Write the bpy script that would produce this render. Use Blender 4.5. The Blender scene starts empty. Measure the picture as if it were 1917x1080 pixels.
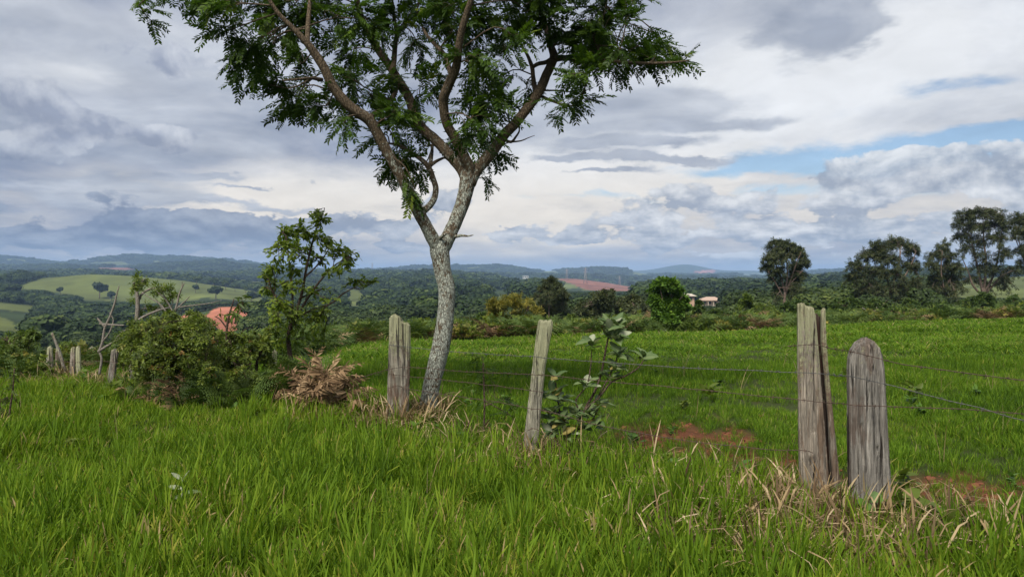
import bpy, math, random
import numpy as np
from mathutils import Vector

# ------------------------------------------------------------------ camera, sky, sun, exposure
SC = bpy.context.scene
COL = SC.collection
F, CX, CY, HY, CZ = 1400.0, 958.5, 540.0, 515.0, 1.6      # focal length and horizon in photo pixels, eye height in m
PITCH = math.atan((HY - CY) / F)                            # a degree below the horizon

cam = bpy.data.cameras.new('camera')
cam.sensor_width = 36.0
cam.lens = 36.0 * F / 1917.0
cam.clip_start, cam.clip_end = 0.05, 60000.0
camo = bpy.data.objects.new('camera', cam); COL.objects.link(camo)
camo.location = (0, 0, CZ)
camo.rotation_euler = (math.pi / 2 + PITCH, 0, 0)
SC.camera = camo

SUN_AZ, SUN_EL = math.radians(203), math.radians(50)        # veiled sun, high over the left shoulder
sl = bpy.data.lights.new('sun', 'SUN'); sl.energy = 3.1; sl.angle = math.radians(25); sl.color = (1.0, 0.95, 0.86)
so = bpy.data.objects.new('sun', sl); COL.objects.link(so)
sdir = Vector((math.sin(SUN_AZ) * math.cos(SUN_EL), math.cos(SUN_AZ) * math.cos(SUN_EL), math.sin(SUN_EL)))
so.rotation_euler = (-sdir).to_track_quat('-Z', 'Y').to_euler()
so.location = (0, -5, 30)

SC.view_settings.view_transform = 'Standard'; SC.view_settings.look = 'None'
SC.view_settings.exposure = 0.85; SC.view_settings.gamma = 1.0
SC.view_settings.use_curve_mapping = False
SC.render.engine = 'CYCLES'
SC.cycles.use_denoising = True
SC.cycles.max_bounces = 6; SC.cycles.diffuse_bounces = 3; SC.cycles.glossy_bounces = 2
SC.cycles.transmission_bounces = 3; SC.cycles.transparent_max_bounces = 8; SC.cycles.volume_bounces = 1
SC.cycles.sample_clamp_indirect = 4.0

class NT:
    """small helper to wire shader nodes"""
    def __init__(s, tree): s.t = tree; s.n = tree.nodes; s.l = tree.links
    def put(s, sock, v):
        if isinstance(v, bpy.types.NodeSocket): s.l.new(v, sock)
        elif v is not None:
            if hasattr(sock, 'default_value'):
                dv = sock.default_value
                if hasattr(dv, '__len__') and not hasattr(v, '__len__'): v = (v,) * len(dv)
                elif hasattr(dv, '__len__') and len(dv) == 4 and len(v) == 3: v = tuple(v) + (1,)
                sock.default_value = v
    def node(s, kind, **inp):
        n = s.n.new(kind)
        for k, v in inp.items():
            if k.startswith('_'): setattr(n, k[1:], v)
            else:
                kk = int(k[1:]) if k[0] == 'i' and k[1:].isdigit() else k.replace('__', ' ')
                s.put(n.inputs[kk], v)
        return n
    def m(s, op, a, b=None, c=None, clamp=False):
        n = s.n.new('ShaderNodeMath'); n.operation = op; n.use_clamp = clamp
        for i, v in enumerate((a, b, c)):
            if v is not None: s.put(n.inputs[i], v)
        return n.outputs[0]
    def vm(s, op, a, b=None, scale=None):
        n = s.n.new('ShaderNodeVectorMath'); n.operation = op
        s.put(n.inputs[0], a)
        if b is not None: s.put(n.inputs[1], b)
        if scale is not None: s.put(n.inputs['Scale'], scale)
        return n.outputs['Value'] if op in ('DOT_PRODUCT', 'LENGTH', 'DISTANCE') else n.outputs[0]
    def mix(s, f, a, b, mode='MIX'):
        n = s.n.new('ShaderNodeMix'); n.data_type = 'RGBA'; n.blend_type = mode; n.clamp_factor = True
        s.put(n.inputs[0], f); s.put(n.inputs[6], a); s.put(n.inputs[7], b)
        return n.outputs[2]
    def ss(s, v, lo, hi):
        n = s.n.new('ShaderNodeMapRange'); n.interpolation_type = 'SMOOTHSTEP'
        s.put(n.inputs[0], v); s.put(n.inputs[1], lo); s.put(n.inputs[2], hi)
        return n.outputs[0]
    def noise(s, vec, scale, detail=4, rough=0.55, lac=2.0, dist=0.0):
        n = s.node('ShaderNodeTexNoise', Vector=vec, Scale=scale, Detail=detail, Roughness=rough, Lacunarity=lac, Distortion=dist)
        return n
    def comb(s, x, y, z):
        return s.node('ShaderNodeCombineXYZ', X=x, Y=y, Z=z).outputs[0]

SKY_K = 0.54
def build_sky():
    w = bpy.data.worlds.new('World'); SC.world = w; w.use_nodes = True
    t = NT(w.node_tree); t.n.clear()
    sky = t.node('ShaderNodeTexSky', _sky_type='NISHITA')
    sky.sun_disc = False; sky.sun_elevation = SUN_EL; sky.sun_rotation = SUN_AZ
    sky.altitude = 800; sky.air_density = 1.0; sky.dust_density = 0.6; sky.ozone_density = 1.4
    blue = t.vm('MULTIPLY', sky.outputs[0], (0.115, 0.115, 0.115))
    d = t.vm('NORMALIZE', t.node('ShaderNodeTexCoord').outputs['Generated'])
    sp = t.node('ShaderNodeSeparateXYZ', Vector=d)
    x, y, z = sp.outputs
    az = t.m('ARCTAN2', x, y)                          # 0 straight ahead, positive to the right
    el = t.m('ARCSINE', z)
    zc = t.m('MAXIMUM', z, 0.0)
    # flat cloud decks: direction carried onto a plane overhead
    def deck(off, sx=1.0, sy=1.0, seed=0.0):
        k = t.m('DIVIDE', 1.0, t.m('ADD', zc, off))
        return t.comb(t.m('MULTIPLY', t.m('MULTIPLY', x, k), sx), t.m('MULTIPLY', t.m('MULTIPLY', y, k), sy), seed)
    # ragged angular coordinates for the larger masses
    wv = t.comb(t.m('MULTIPLY', az, 7.0), t.m('MULTIPLY', el, 16.0), 3.3)
    wn = t.noise(wv, 1.0, 6, 0.6)
    wsp = t.node('ShaderNodeSeparateColor', Color=wn.outputs['Color'])
    waz = t.m('ADD', az, t.m('MULTIPLY', t.m('SUBTRACT', wsp.outputs[0], 0.5), 0.16))
    wel = t.m('ADD', el, t.m('MULTIPLY', t.m('SUBTRACT', wsp.outputs[1], 0.5), 0.065))
    def mass(px, py, rx, ry, amp=1.0, hard=False, acc=None):
        a0 = math.atan((px - CX) / F); e0 = math.atan((HY - py) / F * math.cos(a0))
        u = t.m('DIVIDE', t.m('SUBTRACT', waz, a0), rx / F)
        v = t.m('DIVIDE', t.m('SUBTRACT', wel, e0), ry / F)
        r2 = t.m('ADD', t.m('MULTIPLY', u, u), t.m('MULTIPLY', v, v))
        g = t.m('MULTIPLY', t.m('EXPONENT', t.m('MULTIPLY', r2, -1.0)), amp)
        return g if acc is None else t.m('ADD', acc, g)
    # 1 high veil: covers nearly everything, open slots of blue on the right
    veil_n = t.noise(deck(0.10, 1.0, 0.7, 1.7), 1.5, 7, 0.6, dist=0.5).outputs[0]
    gap = mass(1760, 278, 240, 26); gap = mass(1440, 315, 210, 20, 0.9, acc=gap); gap = mass(1900, 250, 120, 22, 0.9, acc=gap)
    gap = mass(1830, 150, 130, 14, 0.45, acc=gap); gap = mass(1120, 372, 150, 9, 0.5, acc=gap); gap = mass(1560, 365, 240, 16, 0.6, acc=gap)
    veil = t.ss(t.m('SUBTRACT', t.m('ADD', veil_n, 0.24), t.m('MULTIPLY', gap, 0.56)), 0.26, 0.60)
    vb = t.noise(deck(0.14, 0.8, 0.75, 9.1), 1.5, 6, 0.58, dist=0.3).outputs[0]
    bright = mass(1500, 190, 420, 100, 0.66)
    bright = mass(1750, 60, 330, 110, 0.85, acc=bright)
    bright = mass(800, 350, 420, 62, 1.05, acc=bright); bright = mass(400, 368, 300, 30, 0.75, acc=bright)
    bright = mass(1180, 290, 300, 70, 0.65, acc=bright); bright = mass(1020, 440, 300, 45, 0.85, acc=bright); bright = mass(1700, 390, 200, 26, 0.6, acc=bright); bright = mass(560, 405, 200, 16, 0.5, acc=bright)
    bright = mass(70, 160, 150, 40, 0.55, acc=bright); bright = mass(280, 95, 220, 60, 0.42, acc=bright); bright = mass(250, 225, 90, 26, 0.35, acc=bright)
    dim = mass(60, 330, 420, 120, 1.0); dim = mass(150, 240, 300, 50, 0.6, acc=dim); dim = mass(500, 40, 520, 170, 0.5, acc=dim)
    bf = t.m('ADD', t.m('MULTIPLY', t.m('SUBTRACT', vb, 0.5), 1.9), t.m('SUBTRACT', t.m('ADD', t.m('MULTIPLY', bright, 0.82), 0.30), t.m('MULTIPLY', dim, 0.34)), clamp=True)
    warm = t.ss(el, 0.20, 0.05)
    white = t.mix(warm, (0.88, 0.90, 0.93), (0.98, 0.89, 0.76))
    veil_c = t.mix(bf, (0.29, 0.335, 0.45), white)
    c = t.mix(veil, blue, veil_c)
    # 2 grey middle deck, soft edged rolls
    p2 = t.comb(t.m('MULTIPLY', az, 5.0), t.m('DIVIDE', t.m('LOGARITHM', t.m('ADD', t.m('MAXIMUM', el, -0.02), 0.10), 2.718), 0.26), 4.2)
    n2 = t.noise(p2, 0.72, 7, 0.55, dist=0.35).outputs[0]
    n2u = t.noise(t.vm('ADD', p2, (0.05, 0.30, 0.0)), 0.72, 5, 0.55, dist=0.35).outputs[0]
    m2 = mass(1560, 75, 110, 62, 0.50); m2 = mass(1500, 10, 110, 50, 0.36, acc=m2); m2 = mass(1240, 195, 100, 24, 0.36, acc=m2)
    m2 = mass(200, 260, 380, 50, 0.26, acc=m2); m2 = mass(40, 60, 260, 50, 0.18, acc=m2); m2 = mass(480, 170, 260, 60, 0.18, acc=m2); m2 = mass(80, 160, 120, 34, -0.2, acc=m2)
    m2 = mass(150, 345, 220, 16, 0.22, acc=m2); m2 = mass(1270, 302, 130, 9, 0.40, acc=m2); m2 = mass(1200, 272, 130, 9, 0.36, acc=m2)
    m2 = mass(400, 337, 70, 7, 0.40, acc=m2); m2 = mass(250, 378, 110, 12, 0.36, acc=m2); m2 = mass(500, 358, 50, 4, 0.40, acc=m2); m2 = mass(1060, 300, 90, 9, 0.30, acc=m2)
    m2 = mass(560, 388, 140, 7, 0.30, acc=m2); m2 = mass(1130, 330, 120, 6, 0.3, acc=m2)
    m2 = mass(760, 345, 330, 60, -0.34, acc=m2); m2 = mass(1750, 170, 260, 120, -0.26, acc=m2); m2 = mass(1300, 60, 150, 50, .04, acc=m2); m2 = mass(1180, 215, 130, 30, .08, acc=m2); m2 = mass(1420, 225, 200, 14, .2, acc=m2)
    f2 = t.ss(t.m('ADD', n2, m2), 0.55, 0.72)
    sh2 = t.m('ADD', t.m('MULTIPLY', t.m('SUBTRACT', n2, n2u), 4.6), 0.42, clamp=True)
    c2 = t.mix(sh2, (0.31, 0.355, 0.45), (0.63, 0.665, 0.735))
    c = t.mix(t.m('MULTIPLY', f2, 0.85), c, c2)
    # 3 low cumulus: crisp tops, level grey bases
    p3 = t.comb(t.m('MULTIPLY', az, 17.0), t.m('DIVIDE', t.m('LOGARITHM', t.m('ADD', t.m('MAXIMUM', el, -0.02), 0.06), 2.718), 0.24), 7.7)
    n3 = t.noise(p3, 0.85, 8, 0.56, dist=0.15).outputs[0]
    n3u = t.noise(t.vm('ADD', p3, (0.06, 0.30, 0.0)), 0.85, 6, 0.54, dist=0.15).outputs[0]
    m3 = mass(1690, 322, 130, 28, 0.36); m3 = mass(1740, 285, 75, 26, 0.24, acc=m3); m3 = mass(1590, 338, 60, 14, 0.22, acc=m3)
    m3 = mass(230, 440, 220, 22, 0.34, acc=m3); m3 = mass(470, 432, 150, 26, 0.36, acc=m3); m3 = mass(690, 420, 100, 20, 0.34, acc=m3); m3 = mass(380, 410, 60, 14, 0.2, acc=m3)
    m3 = mass(830, 385, 55, 36, 0.28, acc=m3); m3 = mass(1105, 440, 75, 14, 0.30, acc=m3); m3 = mass(970, 435, 45, 10, 0.30, acc=m3)
    m3 = mass(1300, 385, 110, 30, 0.24, acc=m3); m3 = mass(1650, 425, 140, 26, 0.22, acc=m3); m3 = mass(1880, 330, 50, 44, 0.26, acc=m3); m3 = mass(1450, 430, 160, 24, 0.16, acc=m3)
    m3 = mass(1180, 322, 34, 10, 0.24, acc=m3); m3 = mass(600, 470, 500, 16, 0.16, acc=m3)
    m3 = mass(60, 185, 120, 42, 0.46, acc=m3); m3 = mass(250, 245, 120, 28, 0.40, acc=m3); m3 = mass(290, 110, 150, 44, 0.36, acc=m3); m3 = mass(60, 265, 160, 26, 0.34, acc=m3); m3 = mass(1560, 90, 80, 40, 0.30, acc=m3)
    low = t.m('MULTIPLY', t.ss(el, 0.20, 0.10), t.m('ADD', 0.19, t.m('MULTIPLY', t.ss(az, -0.05, 0.30), 0.10)))
    open_ = mass(1000, 345, 170, 45, 0.26); open_ = mass(480, 365, 220, 24, 0.20, acc=open_)
    open_ = mass(1000, 462, 160, 12, 0.22, acc=open_); open_ = mass(1760, 382, 90, 14, 0.22, acc=open_)
    f3 = t.ss(t.m('SUBTRACT', t.m('ADD', t.m('ADD', n3, m3), t.m('SUBTRACT', low, 0.26)), open_), 0.535, 0.605)
    sh3 = t.m('ADD', t.m('MULTIPLY', t.m('SUBTRACT', n3, n3u), 4.2), 0.36, clamp=True)
    left = t.ss(az, 0.10, -0.45)
    hi = t.ss(el, 0.09, 0.17)
    c3d = t.mix(left, (0.36, 0.41, 0.50), t.mix(hi, (0.165, 0.21, 0.32), (0.31, 0.35, 0.455)))
    c3l = t.mix(left, (0.90, 0.91, 0.92), t.mix(hi, (0.38, 0.43, 0.53), (0.66, 0.69, 0.755)))
    c3 = t.mix(sh3, c3d, c3l)
    c = t.mix(t.m('MULTIPLY', f3, 0.90), c, c3)
    # pale moist air along the horizon
    hz = t.mix(left, (0.56, 0.62, 0.70), (0.40, 0.455, 0.56))
    c = t.mix(t.m('MULTIPLY', t.ss(el, 0.03, -0.005), 0.35), c, hz)
    fine = t.noise(deck(0.18, 1.0, 0.8, 2.2), 4.0, 6, 0.6, dist=0.4).outputs[0]
    c = t.vm('SCALE', c, scale=t.m('MULTIPLY', SKY_K, t.m('ADD', 0.80, t.m('MULTIPLY', fine, 0.40))))
    bg = t.node('ShaderNodeBackground', Color=c, Strength=1.0)
    out = t.node('ShaderNodeOutputWorld', Surface=bg.outputs[0])
    w.cycles.sampling_method = 'MANUAL'; w.cycles.sample_map_resolution = 512
build_sky()

# ------------------------------------------------------------------ mesh helpers
RNG = np.random.default_rng(11)
def arr(a): return np.asarray(a, dtype=np.float64)
def P(px, py, d):
    """world point seen at photo pixel (px, py) at depth d metres"""
    u = (px - CX) / F; v = -(py - CY) / F
    yy = math.cos(PITCH) - v * math.sin(PITCH); zz = math.sin(PITCH) + v * math.cos(PITCH)
    return np.array([u / yy * d, d, CZ + zz / yy * d])

class MB:
    """collects vertices, quads, tris and a per-vertex tint, then links ONE mesh object"""
    def __init__(s): s.V = []; s.Q = []; s.T = []; s.t = []; s.n = 0
    def add(s, V, Q=None, T=None, tint=0.5):
        V = arr(V).reshape(-1, 3)
        if Q is not None and len(Q): s.Q.append(np.asarray(Q, np.int64).reshape(-1, 4) + s.n)
        if T is not None and len(T): s.T.append(np.asarray(T, np.int64).reshape(-1, 3) + s.n)
        s.V.append(V); s.t.append(np.broadcast_to(arr(tint), (len(V),)).copy()); s.n += len(V)
        return s
    def mesh(s, name, mat, smooth=True):
        V = np.concatenate(s.V) if s.V else np.zeros((0, 3))
        Q = np.concatenate(s.Q) if s.Q else np.zeros((0, 4), np.int64)
        T = np.concatenate(s.T) if s.T else np.zeros((0, 3), np.int64)
        me = bpy.data.meshes.new(name)
        me.vertices.add(len(V)); me.vertices.foreach_set('co', V.astype(np.float32).ravel())
        li = np.concatenate([Q.ravel(), T.ravel()]).astype(np.int32)
        me.loops.add(len(li)); me.loops.foreach_set('vertex_index', li)
        st = np.concatenate([np.arange(len(Q)) * 4, len(Q) * 4 + np.arange(len(T)) * 3]).astype(np.int32)
        me.polygons.add(len(st)); me.polygons.foreach_set('loop_start', st)
        me.polygons.foreach_set('use_smooth', np.full(len(st), smooth))
        at = me.attributes.new('tint', 'FLOAT', 'POINT')
        at.data.foreach_set('value', np.concatenate(s.t).astype(np.float32))
        for mm in (mat if isinstance(mat, (list, tuple)) else [mat]):
            if mm is not None: me.materials.append(mm)
        me.update(calc_edges=True)
        return me
    def build(s, name, mat, parent=None, smooth=True):
        return link(name, s.mesh(name, mat, smooth), parent)

def link(name, data, parent=None, loc=None):
    o = bpy.data.objects.new(name, data); COL.objects.link(o)
    if loc is not None: o.location = loc
    if parent is not None:
        o.parent = parent
        if loc is None: o.location = -parent.location       # vertices were given in world coordinates
    return o
def tag(o, label=None, cat=None, group=None, kind=None):
    if label: o['label'] = label
    if cat: o['category'] = cat
    if group: o['group'] = group
    if kind: o['kind'] = kind
    return o
def empty(name, loc):
    o = bpy.data.objects.new(name, None); COL.objects.link(o); o.location = loc; o.empty_display_size = 0.1
    return o
def nrm(a): return a / np.maximum(np.linalg.norm(a, axis=-1, keepdims=True), 1e-9)

def spline(pts, n):
    """Catmull-Rom through rows (x, y, z, r)"""
    p = arr(pts)
    if len(p) < 3:
        t = np.linspace(0, 1, n)[:, None]; return p[0] * (1 - t) + p[-1] * t
    q = np.vstack([2 * p[0] - p[1], p, 2 * p[-1] - p[-2]])
    s = np.linspace(0, len(p) - 1 - 1e-6, n); i = s.astype(int); t = (s - i)[:, None]
    a, b, c, d = q[i], q[i + 1], q[i + 2], q[i + 3]
    r = 0.5 * (2 * b + (c - a) * t + (2 * a - 5 * b + 4 * c - d) * t ** 2 + (3 * b - a - 3 * c + d) * t ** 3)
    r[:, 3:] = np.maximum(r[:, 3:], 1e-4)
    return r
def tube(mb, pts, sides=8, rough=0.0, tint=0.5, freq=9.0, cap=True):
    p = arr(pts); c = p[:, :3]; r = p[:, 3]; n = len(c)
    tg = nrm(np.gradient(c, axis=0))
    ref = np.array([0.0, 1.0, 0.0]) if abs(tg[0][1]) < 0.8 else np.array([1.0, 0, 0])
    u = nrm(ref - tg * (tg @ ref)[:, None]); v = np.cross(tg, u)
    a = np.linspace(0, 2 * np.pi, sides, endpoint=False)
    rr = np.repeat(r[:, None], sides, 1)
    if rough:
        z = np.cumsum(np.r_[0, np.linalg.norm(np.diff(c, axis=0), axis=1)])[:, None]
        rr = rr * (1 + rough * (0.6 * np.sin(a * 3 + z * freq) * np.sin(z * freq * 1.7 + a * 2) + 0.5 * np.sin(a * 7 - z * freq * 2.3) * np.cos(z * freq * 3.1))
                   + rough * 0.5 * (RNG.random((n, sides)) - .5))
    V = c[:, None] + u[:, None] * (np.cos(a) [None, :, None] * rr[:, :, None]) + v[:, None] * (np.sin(a)[None, :, None] * rr[:, :, None])
    i = np.arange(n - 1)[:, None] * sides; j = np.arange(sides)[None]; k = (j + 1) % sides
    Q = np.stack([i + j, i + k, i + k + sides, i + j + sides], -1).reshape(-1, 4)
    V = V.reshape(-1, 3); T = []
    if cap:
        V = np.vstack([V, c[-1] + tg[-1] * r[-1] * .5, c[0]])
        e = (n - 1) * sides
        T = [(e + q, e + (q + 1) % sides, n * sides) for q in range(sides)] + [((q + 1) % sides, q, n * sides + 1) for q in range(sides)]
    mb.add(V, Q, T, tint)
def box(mb, x0, x1, y0, y1, z0, z1, tint=0.5):
    V = [(x, y, z) for z in (z0, z1) for y in (y0, y1) for x in (x0, x1)]
    mb.add(V, [(0, 2, 3, 1), (4, 5, 7, 6), (0, 1, 5, 4), (1, 3, 7, 5), (3, 2, 6, 7), (2, 0, 4, 6)], tint=tint)
def place(mb, proto, pos, xd, nd, sc, tint):
    """stamp a leaf (V, Q, T) at every position: +x along xd, +z towards nd"""
    V, Q, T = proto; V = arr(V); N = len(pos)
    if N == 0: return
    x = nrm(arr(xd)); z = arr(nd); z = nrm(z - x * np.sum(z * x, 1, keepdims=True)); y = np.cross(z, x)
    sc = np.broadcast_to(arr(sc), (N,))
    W = (pos[:, None] + sc[:, None, None] * (V[None, :, 0:1] * x[:, None] + V[None, :, 1:2] * y[:, None] + V[None, :, 2:3] * z[:, None])).reshape(-1, 3)
    o = (np.arange(N) * len(V))[:, None, None]
    mb.add(W, (np.asarray(Q)[None] + o).reshape(-1, 4) if len(Q) else None, (np.asarray(T)[None] + o).reshape(-1, 3) if len(T) else None,
           np.repeat(np.broadcast_to(arr(tint), (N,)), len(V)))

def hash2(i, j, s):
    h = (i.astype(np.int64) * 374761393 + j.astype(np.int64) * 668265263 + s * 1274126177) & 0x7fffffff
    h = ((h ^ (h >> 13)) * 1103515245 + 12345) & 0x7fffffff
    h = ((h ^ (h >> 16)) * 1103515245 + 12345) & 0x7fffffff
    return h / float(0x7fffffff)
def vnoise(x, y, s=0):
    i = np.floor(x); j = np.floor(y); u = x - i; v = y - j; u = u * u * (3 - 2 * u); v = v * v * (3 - 2 * v)
    a, b, c, d = hash2(i, j, s), hash2(i + 1, j, s), hash2(i, j + 1, s), hash2(i + 1, j + 1, s)
    return (a * (1 - u) + b * u) * (1 - v) + (c * (1 - u) + d * u) * v
def fbm(x, y, s=0, o=4):
    r = 0; a = 0.5; f = 1.0
    for k in range(o): r = r + a * vnoise(x * f + 17.3 * k, y * f - 9.1 * k, s + k); a *= 0.5; f *= 2.03
    return r / (1 - 0.5 ** o)
def inpoly(px, py, poly):
    poly = arr(poly); r = np.zeros(np.shape(px), bool); n = len(poly)
    for i in range(n):
        x0, y0 = poly[i]; x1, y1 = poly[(i + 1) % n]
        if y0 == y1: continue
        c = ((y0 > py) != (y1 > py)) & (px < (x1 - x0) * (py - y0) / (y1 - y0) + x0)
        r ^= c
    return r

# ------------------------------------------------------------------ materials
MATS = {}
def new_mat(name):
    m = bpy.data.materials.new(name); m.use_nodes = True; t = NT(m.node_tree); t.n.clear(); MATS[name] = m
    return m, t
def out(t, sh, disp=None):
    o = t.node('ShaderNodeOutputMaterial', Surface=sh)
    if disp is not None: t.put(o.inputs['Displacement'], disp)
def attr(t, name, kind='GEOMETRY'):
    n = t.node('ShaderNodeAttribute'); n.attribute_name = name; n.attribute_type = kind; return n
def ramp(t, f, stops):
    n = t.n.new('ShaderNodeValToRGB'); t.put(n.inputs[0], f); e = n.color_ramp.elements
    while len(e) < len(stops): e.new(0.5)
    for q, (p, c) in zip(e, stops): q.position = p; q.color = tuple(c) + (1,)
    return n.outputs[0]
def leaf_mat(name, stops, trans=0.35, rough=0.5, spec=0.25, patch=None, inst=0.0):
    """leaf: tint picks the colour, light comes through"""
    m, t = new_mat(name)
    f = attr(t, 'tint').outputs['Fac']
    if inst:
        oi = t.node('ShaderNodeObjectInfo').outputs['Random']
        f = t.m('ADD', f, t.m('MULTIPLY', t.m('SUBTRACT', oi, 0.5), inst), clamp=True)
    if patch:
        g = t.node('ShaderNodeNewGeometry').outputs['Position']
        n = t.noise(g, patch[0], 3, 0.6).outputs[0]
        f = t.m('ADD', f, t.m('MULTIPLY', t.m('SUBTRACT', n, 0.5), patch[1]), clamp=True)
    c = ramp(t, f, stops)
    b = t.node('ShaderNodeBsdfPrincipled', Base__Color=c, Roughness=rough)
    b.inputs['Specular IOR Level'].default_value = spec
    tr = t.node('ShaderNodeBsdfTranslucent', Color=t.mix(1.0, c, (1.15, 1.25, 0.7), 'MULTIPLY'))
    mx = t.node('ShaderNodeMixShader', i0=trans, i1=b.outputs[0], i2=tr.outputs[0])
    out(t, mx.outputs[0]); return m
def plain(name, col, rough=0.8, var=0.25, scale=3.0, spec=0.2, metal=0.0, bump=0.0):
    m, t = new_mat(name)
    g = t.node('ShaderNodeTexCoord').outputs['Object']
    n = t.noise(g, scale, 5, 0.6).outputs[0]
    k = t.m('ADD', 1.0 - var, t.m('MULTIPLY', n, 2 * var))
    c = t.vm('SCALE', tuple(col), scale=k)
    b = t.node('ShaderNodeBsdfPrincipled', Base__Color=c, Roughness=rough, Metallic=metal)
    b.inputs['Specular IOR Level'].default_value = spec
    if bump:
        t.put(b.inputs['Normal'], t.node('ShaderNodeBump', Strength=bump, Distance=0.01, Height=n).outputs[0])
    out(t, b.outputs[0]); return m
# ------------------------------------------------------------------ terrain
# survey of the land: for each distance the lie of the ground along the bearings (bearing given as photo column)
def zrow(*pts): return ('z', pts)
def yrow(*pts): return ('y', pts)
LAY = [
 (0.4, zrow((0, 0))), (9, zrow((0, 0.0))),
 (16, zrow((-400, -0.55), (100, -0.38), (420, -0.22), (700, -0.22), (1250, -0.2), (1917, -0.16))),
 (24, zrow((-400, -2.6), (100, -2.4), (380, -1.7), (560, -0.75), (700, -0.7), (1250, -0.5), (1917, -0.35))),
 (32, zrow((-400, -5.5), (100, -5.0), (380, -4.2), (560, -1.9), (640, -1.45), (700, -1.3), (1250, -0.9), (1917, -0.6))),
 (45, zrow((-400, -9), (100, -8), (380, -7), (560, -4.6), (640, -4), (800, -3.2), (960, -2.4), (1250, -1.55), (1917, -0.95))),
 (62, zrow((-400, -13), (100, -12), (380, -10.5), (560, -8), (720, -6.4), (960, -5), (1250, -3.6), (1560, -2.9), (1917, -2.4))),
 (150, yrow((-400, 690), (0, 676), (240, 670), (480, 652), (720, 640), (960, 622), (1250, 604), (1560, 592), (1917, 578), (2500, 560))),
 (300, yrow((-400, 650), (0, 640), (120, 640), (240, 636), (360, 622), (480, 618), (640, 612), (900, 600), (1250, 583), (1500, 580), (1700, 574), (1917, 565), (2500, 545))),
 (450, yrow((-400, 610), (0, 592), (60, 606), (240, 605), (340, 592), (400, 577), (480, 578), (560, 590), (720, 590), (900, 575), (1040, 568), (1250, 572), (1500, 567), (1700, 560), (1780, 548), (1917, 545), (2500, 530))),
 (700, yrow((-400, 570), (0, 560), (120, 572), (240, 582), (320, 574), (400, 563), (480, 570), (600, 570), (640, 568), (720, 565), (850, 560), (960, 556), (1100, 552), (1250, 551), (1500, 545), (1700, 538), (1790, 527), (1917, 518), (2500, 505))),
 (1000, yrow((-400, 530), (0, 532), (80, 521), (160, 512), (240, 514), (320, 521), (400, 532), (480, 548), (560, 545), (640, 543), (720, 537), (800, 533), (900, 538), (1040, 543), (1120, 546), (1250, 545), (1440, 539), (1560, 531), (1700, 530), (1840, 519), (1917, 515), (2500, 500))),
 (1250, yrow((-400, 540), (0, 540), (160, 534), (300, 532), (400, 536), (480, 544), (640, 538), (720, 532), (800, 528), (900, 535), (1040, 542), (1120, 546), (1190, 548), (1280, 546), (1440, 540), (1560, 530), (1917, 514), (2500, 500))),
 (1400, yrow((-400, 530), (0, 527), (160, 528), (300, 528), (400, 524), (480, 533), (640, 532), (720, 527), (800, 523), (900, 532), (1040, 541), (1120, 546), (1190, 548), (1280, 544), (1440, 538), (1560, 528), (1917, 513), (2500, 500))),
 (2000, yrow((-400, 512), (0, 514), (200, 512), (300, 518), (480, 516), (640, 516), (720, 514), (850, 516), (930, 521), (1040, 521), (1080, 521), (1130, 528), (1190, 539), (1280, 537), (1440, 531), (1560, 522), (1917, 510), (2500, 500))),
 (2400, yrow((-400, 525), (0, 524), (200, 522), (300, 524), (480, 522), (640, 521), (850, 524), (930, 530), (1080, 534), (1190, 544), (1280, 541), (1440, 536), (1560, 528), (1917, 518), (2500, 510))),
 (3000, yrow((-400, 500), (0, 501), (80, 498), (160, 497), (240, 501), (320, 493), (400, 487), (450, 493), (520, 507), (640, 509), (720, 509), (860, 511), (960, 516), (1060, 516), (1150, 521), (1230, 521), (1300, 519), (1380, 522), (1440, 523), (1560, 515), (1917, 506), (2500, 500))),
 (3600, yrow((-400, 520), (0, 516), (160, 518), (400, 514), (520, 520), (860, 522), (1060, 525), (1230, 527), (1440, 527), (1560, 523), (1917, 518), (2500, 512))),
 (4500, yrow((-400, 485), (0, 478), (50, 482), (90, 490), (130, 492), (160, 489), (200, 480), (240, 476), (300, 479), (360, 481), (420, 486), (480, 494), (560, 504), (640, 506), (720, 504), (780, 499), (840, 497), (880, 499), (915, 494), (950, 498), (1000, 508), (1060, 506), (1090, 504), (1120, 500), (1160, 504), (1185, 508), (1215, 514), (1280, 516), (1340, 515), (1440, 516), (1500, 512), (1560, 505), (1700, 506), (1917, 502), (2500, 498))),
 (6000, yrow((-400, 525), (900, 525), (1917, 525), (2500, 520))),
 (8000, yrow((-400, 512), (900, 512), (1000, 508), (1120, 507), (1200, 507), (1240, 501), (1262, 495), (1285, 492), (1308, 496), (1335, 505), (1375, 507), (1405, 505), (1440, 509), (1490, 506), (1530, 502), (1580, 503), (1650, 508), (1917, 506), (2500, 506))),
 (13500, yrow((0, 513.5), (1917, 513.5))),
]
GPX = np.arange(-2500, 4501, 12.0); GLD = np.linspace(math.log(0.4), math.log(13500), 420)
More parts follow.
